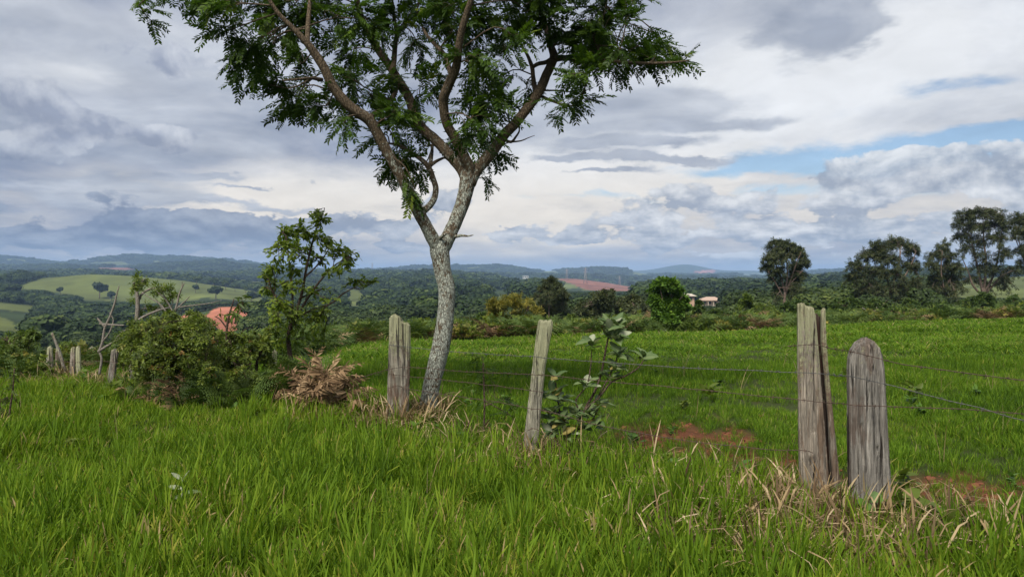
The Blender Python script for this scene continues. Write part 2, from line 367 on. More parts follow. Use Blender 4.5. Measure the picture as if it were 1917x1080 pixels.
def _lut():
    rows = []
    for d, (k, pts) in LAY:
        p = arr(pts); v = np.interp(GPX, p[:, 0], p[:, 1]) if len(p) > 1 else np.full(len(GPX), p[0, 1])
        rows.append(v if k == 'z' else CZ - (v - HY) / F * d)
    rows = arr(rows); dd = arr([d for d, _ in LAY])
    ker = np.exp(-np.linspace(-2, 2, 9) ** 2); ker /= ker.sum()
    rows = arr([np.convolve(np.pad(r, 4, 'edge'), ker, 'valid') for r in rows])
    G = np.zeros((len(GLD), len(GPX))); D = np.exp(GLD)
    s = rows / dd[:, None]                                  # slope of sight: kept smooth between surveyed distances
    for i, d in enumerate(D):
        k = min(np.searchsorted(dd, d, 'right') - 1, len(dd) - 2)
        if dd[k + 1] < 63:                                  # plateau and brow: height itself
            t = (d - dd[k]) / (dd[k + 1] - dd[k]); G[i] = rows[k] * (1 - t) + rows[k + 1] * t
        else:
            t = math.log(d / dd[k]) / math.log(dd[k + 1] / dd[k]); t = t * t * (3 - 2 * t) * .6 + t * .4
            G[i] = (s[k] * (1 - t) + s[k + 1] * t) * d
    k2 = arr([1, 2, 3, 2, 1]); k2 /= k2.sum()
    G = np.apply_along_axis(lambda c: np.convolve(np.pad(c, 2, 'edge'), k2, 'valid'), 0, G)
    return G
GZ = _lut()
def bearing(x, y):
    th = np.clip(np.arctan2(x, y), -1.2, 1.2); r = np.hypot(x, y)
    return CX + F * np.tan(th), np.maximum(r * np.cos(th), 0.4)
def ground_z(x, y):
    x = arr(x); y = arr(y); px, d = bearing(x, y)
    a = np.clip((px - GPX[0]) / (GPX[1] - GPX[0]), 0, len(GPX) - 1.001); b = np.clip((np.log(d) - GLD[0]) / (GLD[1] - GLD[0]), 0, len(GLD) - 1.001)
    i = a.astype(int); j = b.astype(int); u = a - i; v = b - j
    z = (GZ[j, i] * (1 - u) + GZ[j, i + 1] * u) * (1 - v) + (GZ[j + 1, i] * (1 - u) + GZ[j + 1, i + 1] * u) * v
    near = np.clip((90 - d) / 60, 0, 1)
    z = z + near * ((fbm(x * .55, y * .55, 3, 3) - .5) * 0.16 + (fbm(x * .12, y * .12, 8, 2) - .5) * 0.3 * np.clip((d - 6) / 20, 0, 1))
    far = np.clip((d - 60) / 200, 0, 1)
    z = z + far * ((fbm(x / 160, y / 160, 21, 4) - .5) * np.clip(d, 0, 1500) * 0.006)
    return z
def gz(x, y): return float(ground_z(arr([x]), arr([y]))[0])
def project(x, y, z):
    d = np.maximum(y, 0.01); u = x / d; w = (z - CZ) / d
    v = (w * math.cos(PITCH) - math.sin(PITCH)) / (math.cos(PITCH) + w * math.sin(PITCH))
    k = math.cos(PITCH) - v * math.sin(PITCH)
    return CX + F * u * k, CY - F * v
# land use: (outline as seen from the lookout, nearest and farthest distance)
PASTURE = [
 ([(22, 541), (60, 526), (110, 514), (160, 505), (250, 508), (340, 518), (400, 527), (440, 538), (500, 552), (500, 568), (440, 562), (385, 558), (345, 566), (247, 570), (200, 566), (160, 560), (100, 548)], 560, 1150),
 ([(372, 520), (440, 522), (510, 530), (512, 541), (450, 541), (380, 532)], 1000, 2100),
 ([(-300, 560), (0, 566), (66, 573), (64, 584), (0, 580), (-300, 590)], 300, 800),
 ([(-300, 590), (0, 592), (24, 602), (36, 616), (20, 626), (0, 624), (-300, 640)], 200, 700),
 ([(642, 541), (672, 543), (690, 560), (686, 575), (640, 576)], 350, 1100), ([(902, 541), (924, 539), (926, 546), (908, 549)], 600, 1600),
 ([(918, 562), (945, 551), (965, 560), (940, 574)], 400, 1100),
 ([(918, 519), (1045, 519), (1085, 540), (1000, 541), (960, 533), (930, 528)], 1300, 2400),
 ([(1090, 540), (1200, 541), (1190, 549), (1100, 548)], 1100, 2200),
 ([(1725, 556), (1760, 530), (1830, 520), (1990, 515), (2300, 512), (2300, 556), (1990, 562), (1840, 566)], 300, 1000),
 ([(5, 483), (50, 486), (62, 492), (10, 490)], 3500, 5200), ([(165, 491), (230, 490), (255, 499), (190, 499)], 2500, 5200),
 ([(1380, 512), (1460, 512), (1450, 520), (1380, 519)], 3000, 9000), ([(1165, 509), (1200, 507), (1240, 514), (1180, 517)], 3000, 6000),
 ([(740, 505), (790, 502), (800, 508), (750, 510)], 3500, 6000), ([(985, 511), (1040, 510), (1050, 514), (990, 515)], 2500, 6000),
 ([(556, 560), (622, 555), (634, 564), (566, 573)], 450, 1100), ([(752, 546), (806, 543), (812, 551), (764, 555)], 700, 1500), ([(1250, 531), (1330, 527), (1342, 534), (1262, 539)], 1400, 3000), ([(1400, 530), (1470, 527), (1480, 533), (1410, 536)], 1200, 3000),
 ([(540, 513), (650, 510), (662, 517), (560, 520)], 1500, 2900), ([(1000, 509), (1040, 507), (1046, 511), (1006, 513)], 3800, 5200), ([(860, 503), (900, 499), (906, 504), (870, 507)], 3800, 5200), ([(1200, 523), (1245, 520), (1250, 526), (1206, 529)], 2000, 3400), ([(285, 490), (330, 489), (340, 493), (290, 495)], 2500, 4800),
 ([(525, 586), (570, 588), (566, 596), (520, 594)], 200, 700), ([(700, 588), (760, 584), (770, 591), (710, 594)], 200, 700),
]
REDSOIL = [([(322, 598), (350, 588), (385, 592), (392, 580), (415, 572), (478, 572), (474, 590), (458, 612), (440, 626), (395, 626), (330, 610)], 260, 520),
           ([(1300, 508), (1335, 506), (1340, 511), (1305, 513)], 3500, 9000)]
PLOUGH = [([(1040, 520), (1078, 519), (1130, 526), (1195, 538), (1185, 545), (1112, 546), (1080, 536), (1055, 527)], 1300, 2400),
          ([(188, 501), (245, 500), (250, 511), (180, 511)], 1500, 3600)]
def inside(regions, px, py, d):
    r = np.zeros(px.shape, bool)
    for poly, a, b in regions: r |= inpoly(px, py, poly) & (d > a) & (d < b)
    return r
def land(x, y):
    z = ground_z(x, y); px, py = project(x, y, z); d = y
    jx = px + (fbm(x / (d * .012 + 1), y / (d * .04 + 1), 31, 3) - .5) * 14; jy = py + (fbm(x / (d * .012 + 1), y / (d * .04 + 1), 37, 3) - .5) * 5
    fr = d > 5
    return z, px, py, inside(PASTURE, jx, jy, d) & fr, inside(REDSOIL, jx, jy, d) & fr, inside(PLOUGH, jx, jy, d) & fr
def edge_d(px):      # depth at which the mown plateau gives way to bracken
    return np.interp(px, [-900, 0, 300, 520, 640, 760, 900, 1080, 1250, 1560, 1917, 2600], [14.5, 15, 15.5, 18, 25, 27, 27.5, 30, 33, 39, 45, 52])

def soil_mask(x, y):     # bare red earth beyond the fence, right
    px, py = project(x, y, ground_z(x, y))
    n = (fbm(x * 3.2, y * 3.2, 55, 5) - .5) * 1.5
    a = np.exp(-(((px - 1310) / 150) ** 2 + ((py - 838) / 42) ** 2)) + np.exp(-(((px - 1770) / 150) ** 2 + ((py - 935) / 42) ** 2)) + .9 * np.exp(-(((px - 1480) / 130) ** 2 + ((py - 905) / 34) ** 2))
    a = a + .5 * np.exp(-(((px - 1250) / 200) ** 2 + ((py - 880) / 20) ** 2))
    return np.clip((a + n * 1.5 - .42) * 2.2, 0, 1)

def build_ground():
    th = np.radians(np.r_[np.arange(-180, -52, 4.0), np.arange(-52, 52, 0.17), np.arange(52, 180, 4.0)])
    r = np.exp(np.r_[np.linspace(math.log(0.45), math.log(14), 60, endpoint=False), np.linspace(math.log(14), math.log(14500), 230)])
    X = r[:, None] * np.sin(th)[None]; Y = r[:, None] * np.cos(th)[None]
    z, px, py, pas, red, plo = land(X.ravel(), Y.ravel())
    n, k = len(r), len(th)
    V = np.c_[X.ravel(), Y.ravel(), z]
    i = np.arange(n - 1)[:, None] * k; j = np.arange(k)[None]; q = (j + 1) % k
    Q = np.stack([i + j, i + k + j, i + k + q, i + q], -1).reshape(-1, 4)
    V = np.vstack([V, [0, 0, 0]]); T = [(len(V) - 1, a, (a + 1) % k) for a in range(k)]
    mb = MB(); mb.add(V, Q, T)
    d = np.r_[Y.ravel(), 1.0]
    base = np.tile(arr((0.030, 0.045, 0.014)), (len(V), 1))                # woodland floor
    def put(mask, c):
        base[:len(mask)][mask] = c
    nn = fbm(V[:, 0] / 60, V[:, 1] / 60, 71, 4)[:, None]
    put(pas, (0.095, 0.112, 0.030)); put(red, (0.33, 0.125, 0.075)); put(plo, (0.20, 0.088, 0.058))
    base *= 0.45 + 1.1 * nn * (0.6 + .8 * fbm(V[:, 0] / 14, V[:, 1] / 14, 75, 3)[:, None])
    flat = (np.hypot(V[:, 0], V[:, 1]) < edge_d(np.r_[px, 958]) + 14)
    base[flat] = (0.038, 0.05, 0.014)
    sm = soil_mask(V[:, 0], np.maximum(V[:, 1], .5)) * (V[:, 1] > 3) * (V[:, 1] < 12)
    base = base * (1 - sm[:, None]) + arr((0.115, 0.044, 0.022)) * sm[:, None]
    m, t = new_mat('earth')
    c = attr(t, 'cover').outputs['Color']
    g = t.node('ShaderNodeNewGeometry').outputs['Position']
    n1 = t.noise(g, 14.0, 8, 0.65).outputs[0]; n2 = t.noise(g, 0.03, 8, 0.6).outputs[0]
    k_ = t.m('MULTIPLY', t.m('ADD', 0.55, t.m('MULTIPLY', n1, 0.9)), t.m('ADD', 0.6, t.m('MULTIPLY', n2, 0.8)))
    b = t.node('ShaderNodeBsdfPrincipled', Base__Color=t.vm('SCALE', c, scale=k_), Roughness=0.95)
    b.inputs['Specular IOR Level'].default_value = 0.1
    t.put(b.inputs['Normal'], t.node('ShaderNodeBump', Strength=0.9, Distance=0.03, Height=n1).outputs[0])
    out(t, b.outputs[0])
    o = mb.build('ground', m)
    at = o.data.attributes.new('cover', 'FLOAT_COLOR', 'POINT')
    at.data.foreach_set('color', np.c_[base, np.ones(len(base))].astype(np.float32).ravel())
    tag(o, 'rolling land from the grassy plateau down to the valley and hills', kind='structure')
build_ground()

# ------------------------------------------------------------------ scattering (for what nobody could count)
PROTO = 0
def scatter(name, label, meshes, pos, rot, scl, idx):
    """one object: the given meshes repeated over many points"""
    global PROTO; PROTO += 1
    c = bpy.data.collections.new(name + '_kinds')
    for i, me in enumerate(meshes):
        c.objects.link(bpy.data.objects.new('%s_%02d_%02d' % (name, PROTO, i), me))
    me = bpy.data.meshes.new(name); N = len(pos)
    me.vertices.add(N); me.vertices.foreach_set('co', arr(pos).astype(np.float32).ravel())
    for nm, ty, f, v in (('rot', 'FLOAT_VECTOR', 'vector', rot), ('scl', 'FLOAT_VECTOR', 'vector', scl), ('kindex', 'INT', 'value', idx)):
        a = me.attributes.new(nm, ty, 'POINT'); a.data.foreach_set(f, (arr(v).astype(np.float32) if ty != 'INT' else np.asarray(v, np.int32)).ravel())
    o = link(name, me); tag(o, label, kind='stuff')
    ng = bpy.data.node_groups.new(name, 'GeometryNodeTree')
    ng.interface.new_socket('Geometry', in_out='INPUT', socket_type='NodeSocketGeometry')
    ng.interface.new_socket('Geometry', in_out='OUTPUT', socket_type='NodeSocketGeometry')
    N_ = ng.nodes; L = ng.links
    gi = N_.new('NodeGroupInput'); go = N_.new('NodeGroupOutput'); ip = N_.new('GeometryNodeInstanceOnPoints'); ci = N_.new('GeometryNodeCollectionInfo')
    ci.inputs['Collection'].default_value = c; ci.inputs['Separate Children'].default_value = True; ci.inputs['Reset Children'].default_value = True
    ip.inputs['Pick Instance'].default_value = True
    def na(nm, dt):
        n = N_.new('GeometryNodeInputNamedAttribute'); n.data_type = dt; n.inputs[0].default_value = nm; return n.outputs[0]
    L.new(gi.outputs[0], ip.inputs['Points']); L.new(ci.outputs[0], ip.inputs['Instance'])
    L.new(na('kindex', 'INT'), ip.inputs['Instance Index']); L.new(na('rot', 'FLOAT_VECTOR'), ip.inputs['Rotation']); L.new(na('scl', 'FLOAT_VECTOR'), ip.inputs['Scale'])
    L.new(ip.outputs[0], go.inputs[0])
    md = o.modifiers.new('scatter', 'NODES'); md.node_group = ng
    return o

def seen_at(px, py, d0, d1):
    """distance at which the ground along this bearing is seen at row py"""
    d = np.linspace(d0, d1, 400); x = (px - CX) / F * d; q = project(x, d, ground_z(x, d))[1]
    return float(d[np.argmin(np.abs(q - py))])
# keep the view open: woods nearer than the far limit stay below this row
OPEN = [(322, 392, 603, 440), (392, 480, 618, 440), (84, 146, 607, seen_at(112, 609, 330, 520)), (1262, 1300, 575, seen_at(1284, 578, 250, 600)), (1300, 1362, 571, seen_at(1334, 573, 250, 600)), (1660, 1690, 572, 150), (514, 540, 634, 140), (1740, 1990, 556, 700), (30, 90, 541, 900), (90, 150, 551, 900), (150, 250, 563, 900), (250, 345, 567, 900), (345, 500, 563, 900), (640, 690, 572, 800), (-50, 66, 618, 600), (918, 960, 566, 900), (1040, 1200, 545, 1700)]
# ------------------------------------------------------------------ distant woodland
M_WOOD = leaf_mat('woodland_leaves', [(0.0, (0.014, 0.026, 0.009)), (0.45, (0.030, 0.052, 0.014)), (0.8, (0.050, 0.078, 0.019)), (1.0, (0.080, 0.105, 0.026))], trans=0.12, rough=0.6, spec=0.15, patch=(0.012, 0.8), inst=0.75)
M_SCRUB = leaf_mat('scrub_leaves', [(0.0, (0.022, 0.036, 0.011)), (0.45, (0.042, 0.068, 0.017)), (0.8, (0.072, 0.10, 0.022)), (1.0, (0.105, 0.13, 0.03))], trans=0.2, rough=0.55, spec=0.2, patch=(0.08, 0.6), inst=0.6)
M_BARKFAR = plain('pale_bark', (0.20, 0.155, 0.12), 0.9, 0.35, 2.0)
def crown_mesh(seed, n=420, leaf=0.55, squash=0.75, trunk=True, loose=0.0):
    """a broadleaf tree about 1 unit tall, 0.9 wide; lobes of leaf clumps"""
    r = np.random.default_rng(seed); mb = MB()
    lob = []
    for _ in range(9):
        a = r.random() * 6.28; q = 0.30 * math.sqrt(r.random()); lob.append((q * math.cos(a), q * math.sin(a), 0.50 + 0.30 * r.random() * (1 - q), 0.13 + 0.11 * r.random()))
    lob.append((0, 0, 0.62, 0.26)); lob = arr(lob)
    w = lob[:, 3] ** 2; k = r.choice(len(lob), n, p=w / w.sum())
    u = nrm(r.normal(size=(n, 3)))
    u[:, 2] = np.abs(u[:, 2]) * np.where(r.random(n) < .8, 1, -1)
    pos = lob[k, :3] + u * lob[k, 3:4] * arr((1, 1, squash)) * (0.85 + 0.25 * r.random((n, 1)))
    s = 0.055 * leaf / .55 * (0.6 + 0.8 * r.random(n))
    quad = (arr([(-1, 0, 0), (-.1, -.8, .12), (1, .1, -.1), (.1, .85, .1)]), [(0, 1, 2, 3)], [])
    xd = np.cross(u, r.normal(size=(n, 3))); place(mb, quad, pos, xd, u + r.normal(size=(n, 3)) * .45, s, np.clip(0.42 + r.normal(size=n) * .2, 0, 1))
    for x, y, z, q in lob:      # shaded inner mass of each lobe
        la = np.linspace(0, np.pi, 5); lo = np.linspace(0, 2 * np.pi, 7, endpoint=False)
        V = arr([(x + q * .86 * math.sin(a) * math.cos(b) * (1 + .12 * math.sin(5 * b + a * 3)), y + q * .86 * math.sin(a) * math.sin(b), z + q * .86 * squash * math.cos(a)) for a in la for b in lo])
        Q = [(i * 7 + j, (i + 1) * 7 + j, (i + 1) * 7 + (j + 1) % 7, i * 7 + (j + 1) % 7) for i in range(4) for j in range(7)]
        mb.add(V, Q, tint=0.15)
    if trunk: tube(mb, [(0, 0, -.08, .025), (0.01, 0, .3, .02), (0, .01, .6, .012)], 5, tint=0.0)
    return mb
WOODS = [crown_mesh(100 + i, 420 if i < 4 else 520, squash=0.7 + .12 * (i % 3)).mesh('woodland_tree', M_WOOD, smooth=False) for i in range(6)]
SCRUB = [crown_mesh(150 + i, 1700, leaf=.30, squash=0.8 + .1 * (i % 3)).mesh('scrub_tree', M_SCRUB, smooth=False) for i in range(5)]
GROVES = []
for i in range(3):
    r = np.random.default_rng(300 + i); mb = MB()
    for k in range(7):
        a = r.random() * 6.28; q = .8 * math.sqrt(r.random()); s = .55 + .4 * r.random(); ox, oy = q * math.cos(a), q * math.sin(a)
        c = crown_mesh(400 + i * 10 + k, 70, leaf=1.15, trunk=False)
        V = np.concatenate(c.V) * s + arr((ox, oy, 0)); mb.add(V, np.concatenate(c.Q), None, np.concatenate(c.t))
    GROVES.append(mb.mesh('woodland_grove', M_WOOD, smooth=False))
def build_woods():
    r = np.random.default_rng(5)
    def cand(d0, d1, dens, power=1.0):
        area = 0.5 * (d1 ** 2 - d0 ** 2) * (2 * 0.80); n = int(area * dens)
        d = np.sqrt(r.random(n) * (d1 ** 2 - d0 ** 2) + d0 ** 2); u = (r.random(n) * 2 - 1) * 0.80
        return u * d, d
    # skyline walk to drop what lies deep behind a hill
    us = np.linspace(-.82, .82, 165); ds = np.exp(np.linspace(math.log(20), math.log(12000), 260))
    U, D = np.meshgrid(us, ds, indexing='ij'); S = (ground_z((U * D).ravel(), D.ravel()).reshape(U.shape) - CZ) / D
    H = np.maximum.accumulate(S, 1)
    def seen(x, y, z, h):
        i = np.clip(np.round((x / y + .82) / (1.64) * 164).astype(int), 0, 164); j = np.clip(np.searchsorted(ds, y) - 1, 0, 259)
        return (z + h * 1.4 - CZ) / y > H[i, j] - 0.004
    out_ = []
    for d0, d1, dens, hh, kinds in ((64, 190, 1 / 11., 5.0, 'N'), (190, 420, 1 / 17., 6.2, 'T'), (420, 1200, 1 / 44., 9.0, 'T'), (1200, 2600, 1 / 120., 11, 'G'), (2600, 5200, 1 / 300., 12, 'G')):
        x, y = cand(d0, d1, dens); z, px, py, pas, red, plo = land(x, y)
        ok = ~(pas | red | plo) & (y > edge_d(px) + 14)
        nn = fbm(x / 45, y / 45, 91, 3)
        ok &= (nn > 0.30)
        h = hh * np.clip(np.exp(r.normal(size=len(x)) * .38) * .85, .3, 2.0) * (0.55 + 0.9 * nn)
        if d0 < 100: h *= np.clip(0.45 + (y - 60) / 260, 0.45, 1) * np.where(px < 420, .75, 1)
        for x0, x1, row, dl in OPEN:
            m_ = (px > x0 - 3) & (px < x1 + 3) & (y < dl + 8); top = CZ - (row - HY) / F * y
            lim = np.maximum((top - z) / .95, 0); h = np.where(m_, np.minimum(h, lim), h)
        ok &= h > hh * .16
        ok &= seen(x, y, z, h)
        x, y, z, h = x[ok], y[ok], z[ok], h[ok]
        out_.append((x, y, z, h, kinds))
    N = [o for o in out_ if o[4] == 'N']; T = [o for o in out_ if o[4] == 'T']; G = [o for o in out_ if o[4] == 'G']
    for nm, lb, L, ms in (('slope_scrub', 'leafy scrub and small trees on the slope just below the field', N, SCRUB), ('valley_woodland', 'dark green woodland filling the valley below the plateau', T, WOODS), ('hill_forest', 'far bluish forest covering the hills on the skyline', G, GROVES)):
        x, y, z, h = [np.concatenate([o[i] for o in L]) for i in range(4)]; n = len(x)
        wd = h * (1.15 + .5 * r.random(n)) if nm[0] in 'vs' else h * (1.3 + .5 * r.random(n))
        scatter(nm, lb, ms, np.c_[x, y, z - h * .12], np.c_[np.zeros(n), np.zeros(n), r.random(n) * 6.28], np.c_[wd, wd, h], r.integers(0, len(ms), n))
        print(nm, n)
build_woods()

# haze: even, thin, moist air over the whole country
def build_haze():
    mb = MB(); box(mb, -16000, 16000, -16000, 16000, -420, 190)
    m = bpy.data.materials.new('haze'); m.use_nodes = True; t = NT(m.node_tree); t.n.clear()
    v = t.node('ShaderNodeVolumePrincipled', Color=(0.43, 0.63, 0.96), Density=1.35e-4, Anisotropy=0.0)
    o = t.node('ShaderNodeOutputMaterial', Volume=v.outputs[0])
    h = mb.build('haze', m, smooth=False); tag(h, 'thin bluish haze over the valley and hills', kind='stuff')
build_haze()
# ------------------------------------------------------------------ plant building blocks
def leaf_simple(w=0.2, fold=0.06, curl=0.1, n=4, tip=0.85, pet=0.0):
    """single blade of length 1 along +x, folded on the midrib"""
    t = np.linspace(0, 1, n + 1); hw = w * np.sin(np.pi * np.clip(t, 0, 1) ** tip) ** 0.8
    V = []; Q = []; T = []
    for i in range(n + 1):
        x = pet + t[i] * (1 - pet); z = -curl * t[i] ** 2
        if i in (0, n): V.append((x, 0, z))
        else: V += [(x, -hw[i], z + fold), (x, 0, z), (x, hw[i], z + fold)]
    def idx(i, k): return 0 if i == 0 else (len(V) - 1 if i == n else 1 + (i - 1) * 3 + k)
    for i in range(n):
        for a, b in ((0, 1), (1, 2)):
            f = [idx(i, a), idx(i + 1, a), idx(i + 1, b), idx(i, b)]; u = list(dict.fromkeys(f))
            (Q if len(u) == 4 else T).append(u)
    return arr(V), Q, T
def leaf_pinnate(pairs=8, seed=0):
    """feather leaf of length 1: oval leaflets either side of a rachis"""
    r = np.random.default_rng(seed); mb = MB(); xs = np.linspace(0.16, 0.97, pairs)
    pos = []; xd = []; nd = []; sc = []
    for k, x in enumerate(xs):
        for s in (-1, 1):
            pos.append((x + r.normal() * .008, 0, -.16 * x * x)); a = math.radians(62 - 22 * x + r.normal() * 6) * s
            xd.append((math.cos(a), math.sin(a), -.18 + r.normal() * .12)); nd.append((r.normal() * .22, r.normal() * .22, 1)); sc.append(0.27 * (1 - .25 * abs(x - .5)) * (0.9 + .2 * r.random()))
    lf = leaf_simple(0.19, 0.03, 0.05, 3)
    place(mb, lf, arr(pos), arr(xd), arr(nd), arr(sc), 0.5)
    tube(mb, [(0, 0, 0, .010), (.5, 0, -.04, .008), (1, 0, -.16, .004)], 3, cap=False)
    return np.concatenate(mb.V), np.concatenate(mb.Q), (np.concatenate(mb.T) if mb.T else [])
def spray(n=6, w=0.22, seed=0, spread=1.0):
    """end of a twig: a fan of simple leaves, about 1 across"""
    r = np.random.default_rng(seed); mb = MB(); lf = leaf_simple(w, 0.05, 0.12, 2)
    pos = []; xd = []; nd = []; sc = []
    for k in range(n):
        x = .5 * k / n; a = (k * 2.4) + r.normal() * .3; pos.append((x, 0, 0))
        xd.append((.75, spread * math.cos(a), spread * math.sin(a) * .8)); nd.append((-.5 * 0, -math.sin(a) * .4, 1)); sc.append(.42 + .2 * r.random())
    place(mb, lf, arr(pos), arr(xd), arr(nd), arr(sc), .5)
    return np.concatenate(mb.V), (np.concatenate(mb.Q) if mb.Q else []), (np.concatenate(mb.T) if mb.T else [])
def frond_proto(seed=0, pairs=15):
    """bracken frond of length 1, arching, twice divided"""
    r = np.random.default_rng(seed); V = []; T = []
    def zc(x): return 0.30 * math.sin(2.3 * x) - 0.28 * x * x
    for x in np.linspace(0.16, 0.985, pairs):
        L = 0.40 * (1 - (x - .16) / .86) ** 0.8 + .02
        for s in (-1, 1):
            a = math.radians(72 - 20 * x + r.normal() * 4) * s; dx, dy = math.cos(a), math.sin(a); dz = -.25 - .25 * r.random()
            m = max(3, int(9 * L / .4)); o = arr((x, 0, zc(x)))
            for k in range(m):
                t = (k + .4) / m; c = o + arr((dx, dy, dz * t)) * L * t; wl = L * .26 * (1 - t * .75)
                for q in (-1, 1):
                    tipv = c + arr((dx * .5 - dy * q * .9, dy * .5 + dx * q * .9, -.1)) * wl; b = len(V); e = arr((dx, dy, dz * t)) * L * .42 / m
                    V += [c - e, c + e, tipv]; T.append((b, b + 1, b + 2))
    mb = MB(); mb.add(V, None, T)
    tube(mb, [(x, 0, zc(x), .010 * (1 - .7 * x)) for x in np.linspace(0, 1, 7)], 3, cap=False)
    return mb
def dry_frond(seed=0, pairs=11):
    """withered frond: curled side strips along a rachis"""
    r = np.random.default_rng(seed); mb = MB(); zc = lambda x: 0.30 * math.sin(2.3 * x) - 0.34 * x * x; pos = []; xd = []; nd = []; sc = []
    for x in np.linspace(.12, .98, pairs):
        for s in (-1, 1):
            a = math.radians(60 - 15 * x + r.normal() * 10) * s; pos.append((x, 0, zc(x))); xd.append((math.cos(a), math.sin(a), -.45 + r.normal() * .3)); nd.append((r.normal() * .5, r.normal() * .5, 1)); sc.append((.36 * (1 - (x - .1) / 1.0) ** .7 + .05) * r.uniform(.75, 1.1))
    place(mb, leaf_simple(.13, .06, .35, 4), arr(pos), arr(xd), arr(nd), arr(sc), np.clip(.5 + r.normal(size=len(pos)) * .25, 0, 1))
    tube(mb, [(x, 0, zc(x), .011 * (1 - .7 * x)) for x in np.linspace(0, 1, 7)], 3, cap=False); return mb
def grow(mbt, skel, clusters, rng, per=9, sub_r=0.006, main_r=0.012, droop=0.25, space=None, jit=0.3, upn=1.0):
    """twigs from the nearest limb into every clump, leaves alternating along them; returns leaf pos, dir, normal"""
    pos = []; dr = []; nm = []
    for C, R, n in clusters:
        C = arr(C); R = arr(R)
        dist = np.linalg.norm((skel - C), axis=1) + 0.4 * np.maximum(skel[:, 2] - C[2], 0)
        cand = np.argsort(dist)[:4]; A = skel[cand[rng.integers(0, len(cand))]]
        mid = (A + C) / 2 + rng.normal(size=3) * np.linalg.norm(C - A) * .12 + arr((0, 0, .06)) * np.linalg.norm(C - A)
        main = spline([(*A, main_r), (*mid, main_r * .75), (*C, main_r * .5)], 7); tube(mbt, main, 5, tint=.2, cap=False)
        for k in range(max(1, int(round(n / per)))):
            s = main[rng.integers(2, 7), :3]
            v = nrm(rng.normal(size=3)); e = C + v * R * (0.45 + 0.55 * rng.random() ** .6)
            m1 = (s + e) / 2 + rng.normal(size=3) * R * .15 + arr((0, 0, .18)) * R
            e = e - arr((0, 0, droop)) * R * rng.random()
            tw = spline([(*s, sub_r), (*m1, sub_r * .7), (*e, sub_r * .35)], 6); tube(mbt, tw, 3, tint=.2, cap=False)
            ts = np.linspace(.3, 1, per) ; q = ts * 5; i = np.minimum(q.astype(int), 4); f = (q - i)[:, None]
            pp = tw[i, :3] * (1 - f) + tw[i + 1, :3] * f; tg = nrm(tw[i + 1, :3] - tw[i, :3])
            side = nrm(np.cross(tg, arr((0, 0, 1)) + rng.normal(size=(per, 3)) * .35)); sg = np.where(np.arange(per) % 2, 1, -1)[:, None]
            d = tg * (.45 + .5 * ts[:, None]) + side * sg * .85 * (1.15 - ts[:, None] * .6) + rng.normal(size=(per, 3)) * jit - arr((0, 0, droop)) * (.4 + rng.random((per, 1)))
            pos.append(pp); dr.append(d); nm.append(arr((0, 0, upn)) + rng.normal(size=(per, 3)) * .4)
    return np.concatenate(pos), np.concatenate(dr), np.concatenate(nm)
LIMB_K = 1.0
def px_limb(pts, d, dd=0.0):
    """limb traced as (column, row, half width in px); depth runs from d (or a pair) to the far end"""
    d0, d1 = d if isinstance(d, tuple) else (d, d + dd); n = len(pts); o = []
    for i, p in enumerate(pts):
        q = d0 + (d1 - d0) * i / max(1, n - 1); o.append((*P(p[0], p[1], q), p[2] * LIMB_K * q / F))
    return o
def px_clumps(cl, d, rng, depth=1.0, dens=1.0, spread=0.0):
    r = []
    for c in cl:
        px, py, rx, ry, n = c[:5]; dd = c[5] if len(c) > 5 else rng.normal() * spread
        q = d + dd; s = q / F; r.append((P(px, py, q), (rx * s, (rx + ry) * .5 * s * depth, ry * s), n * dens))
    return r
def plant(name, label, cat, limbs, clumps, leaf, size, bark, leafm, rng, base=None, group=None, per=9, sides=10, rough=0.06, tint=(0.5, 0.2), seg=4, trunks=1,
          main_r=0.012, sub_r=0.006, droop=0.25, crown='crown', var=0.25, upn=1.0, smooth=True, bark_tint=None, crown_kind=None):
    """a woody plant: Empty at the foot > trunk, limb ..., twigs, crown"""
    b = arr(limbs[0][0][:3]) if base is None else arr(base)
    root = empty(name, b); tag(root, label, cat, group); sk = []
    for k, l in enumerate(limbs):
        s = spline(l, max(4, (len(l) - 1) * seg)); mb = MB(); tube(mb, s, sides if k < trunks else max(6, sides - 4), rough, tint=0.5 if bark_tint is None else bark_tint(s, sides if k < trunks else max(6, sides - 4)))
        mb.build('trunk' if k < trunks else 'limb', bark, root)
        if k >= trunks or len(limbs) <= trunks: sk.append(s[len(s) // 3:, :3])
    sk = np.concatenate(sk)
    mt = MB(); pos, dr, nm = grow(mt, sk, clumps, rng, per=per, main_r=main_r, sub_r=sub_r, droop=droop, upn=upn)
    mt.build('twigs', bark, root)['kind'] = 'stuff'
    ml = MB(); k = len(leaf); which = rng.integers(0, k, len(pos)); sc = size * (1 + var * (rng.random(len(pos)) * 2 - 1)); ti = np.clip(tint[0] + rng.normal(size=len(pos)) * tint[1], 0, 1)
    for j in range(k):
        w = which == j; place(ml, leaf[j], pos[w], dr[w], nm[w], sc[w], ti[w])
    o = ml.build(crown, leafm, root, smooth=smooth)
    if crown_kind: o['kind'] = crown_kind
    return root

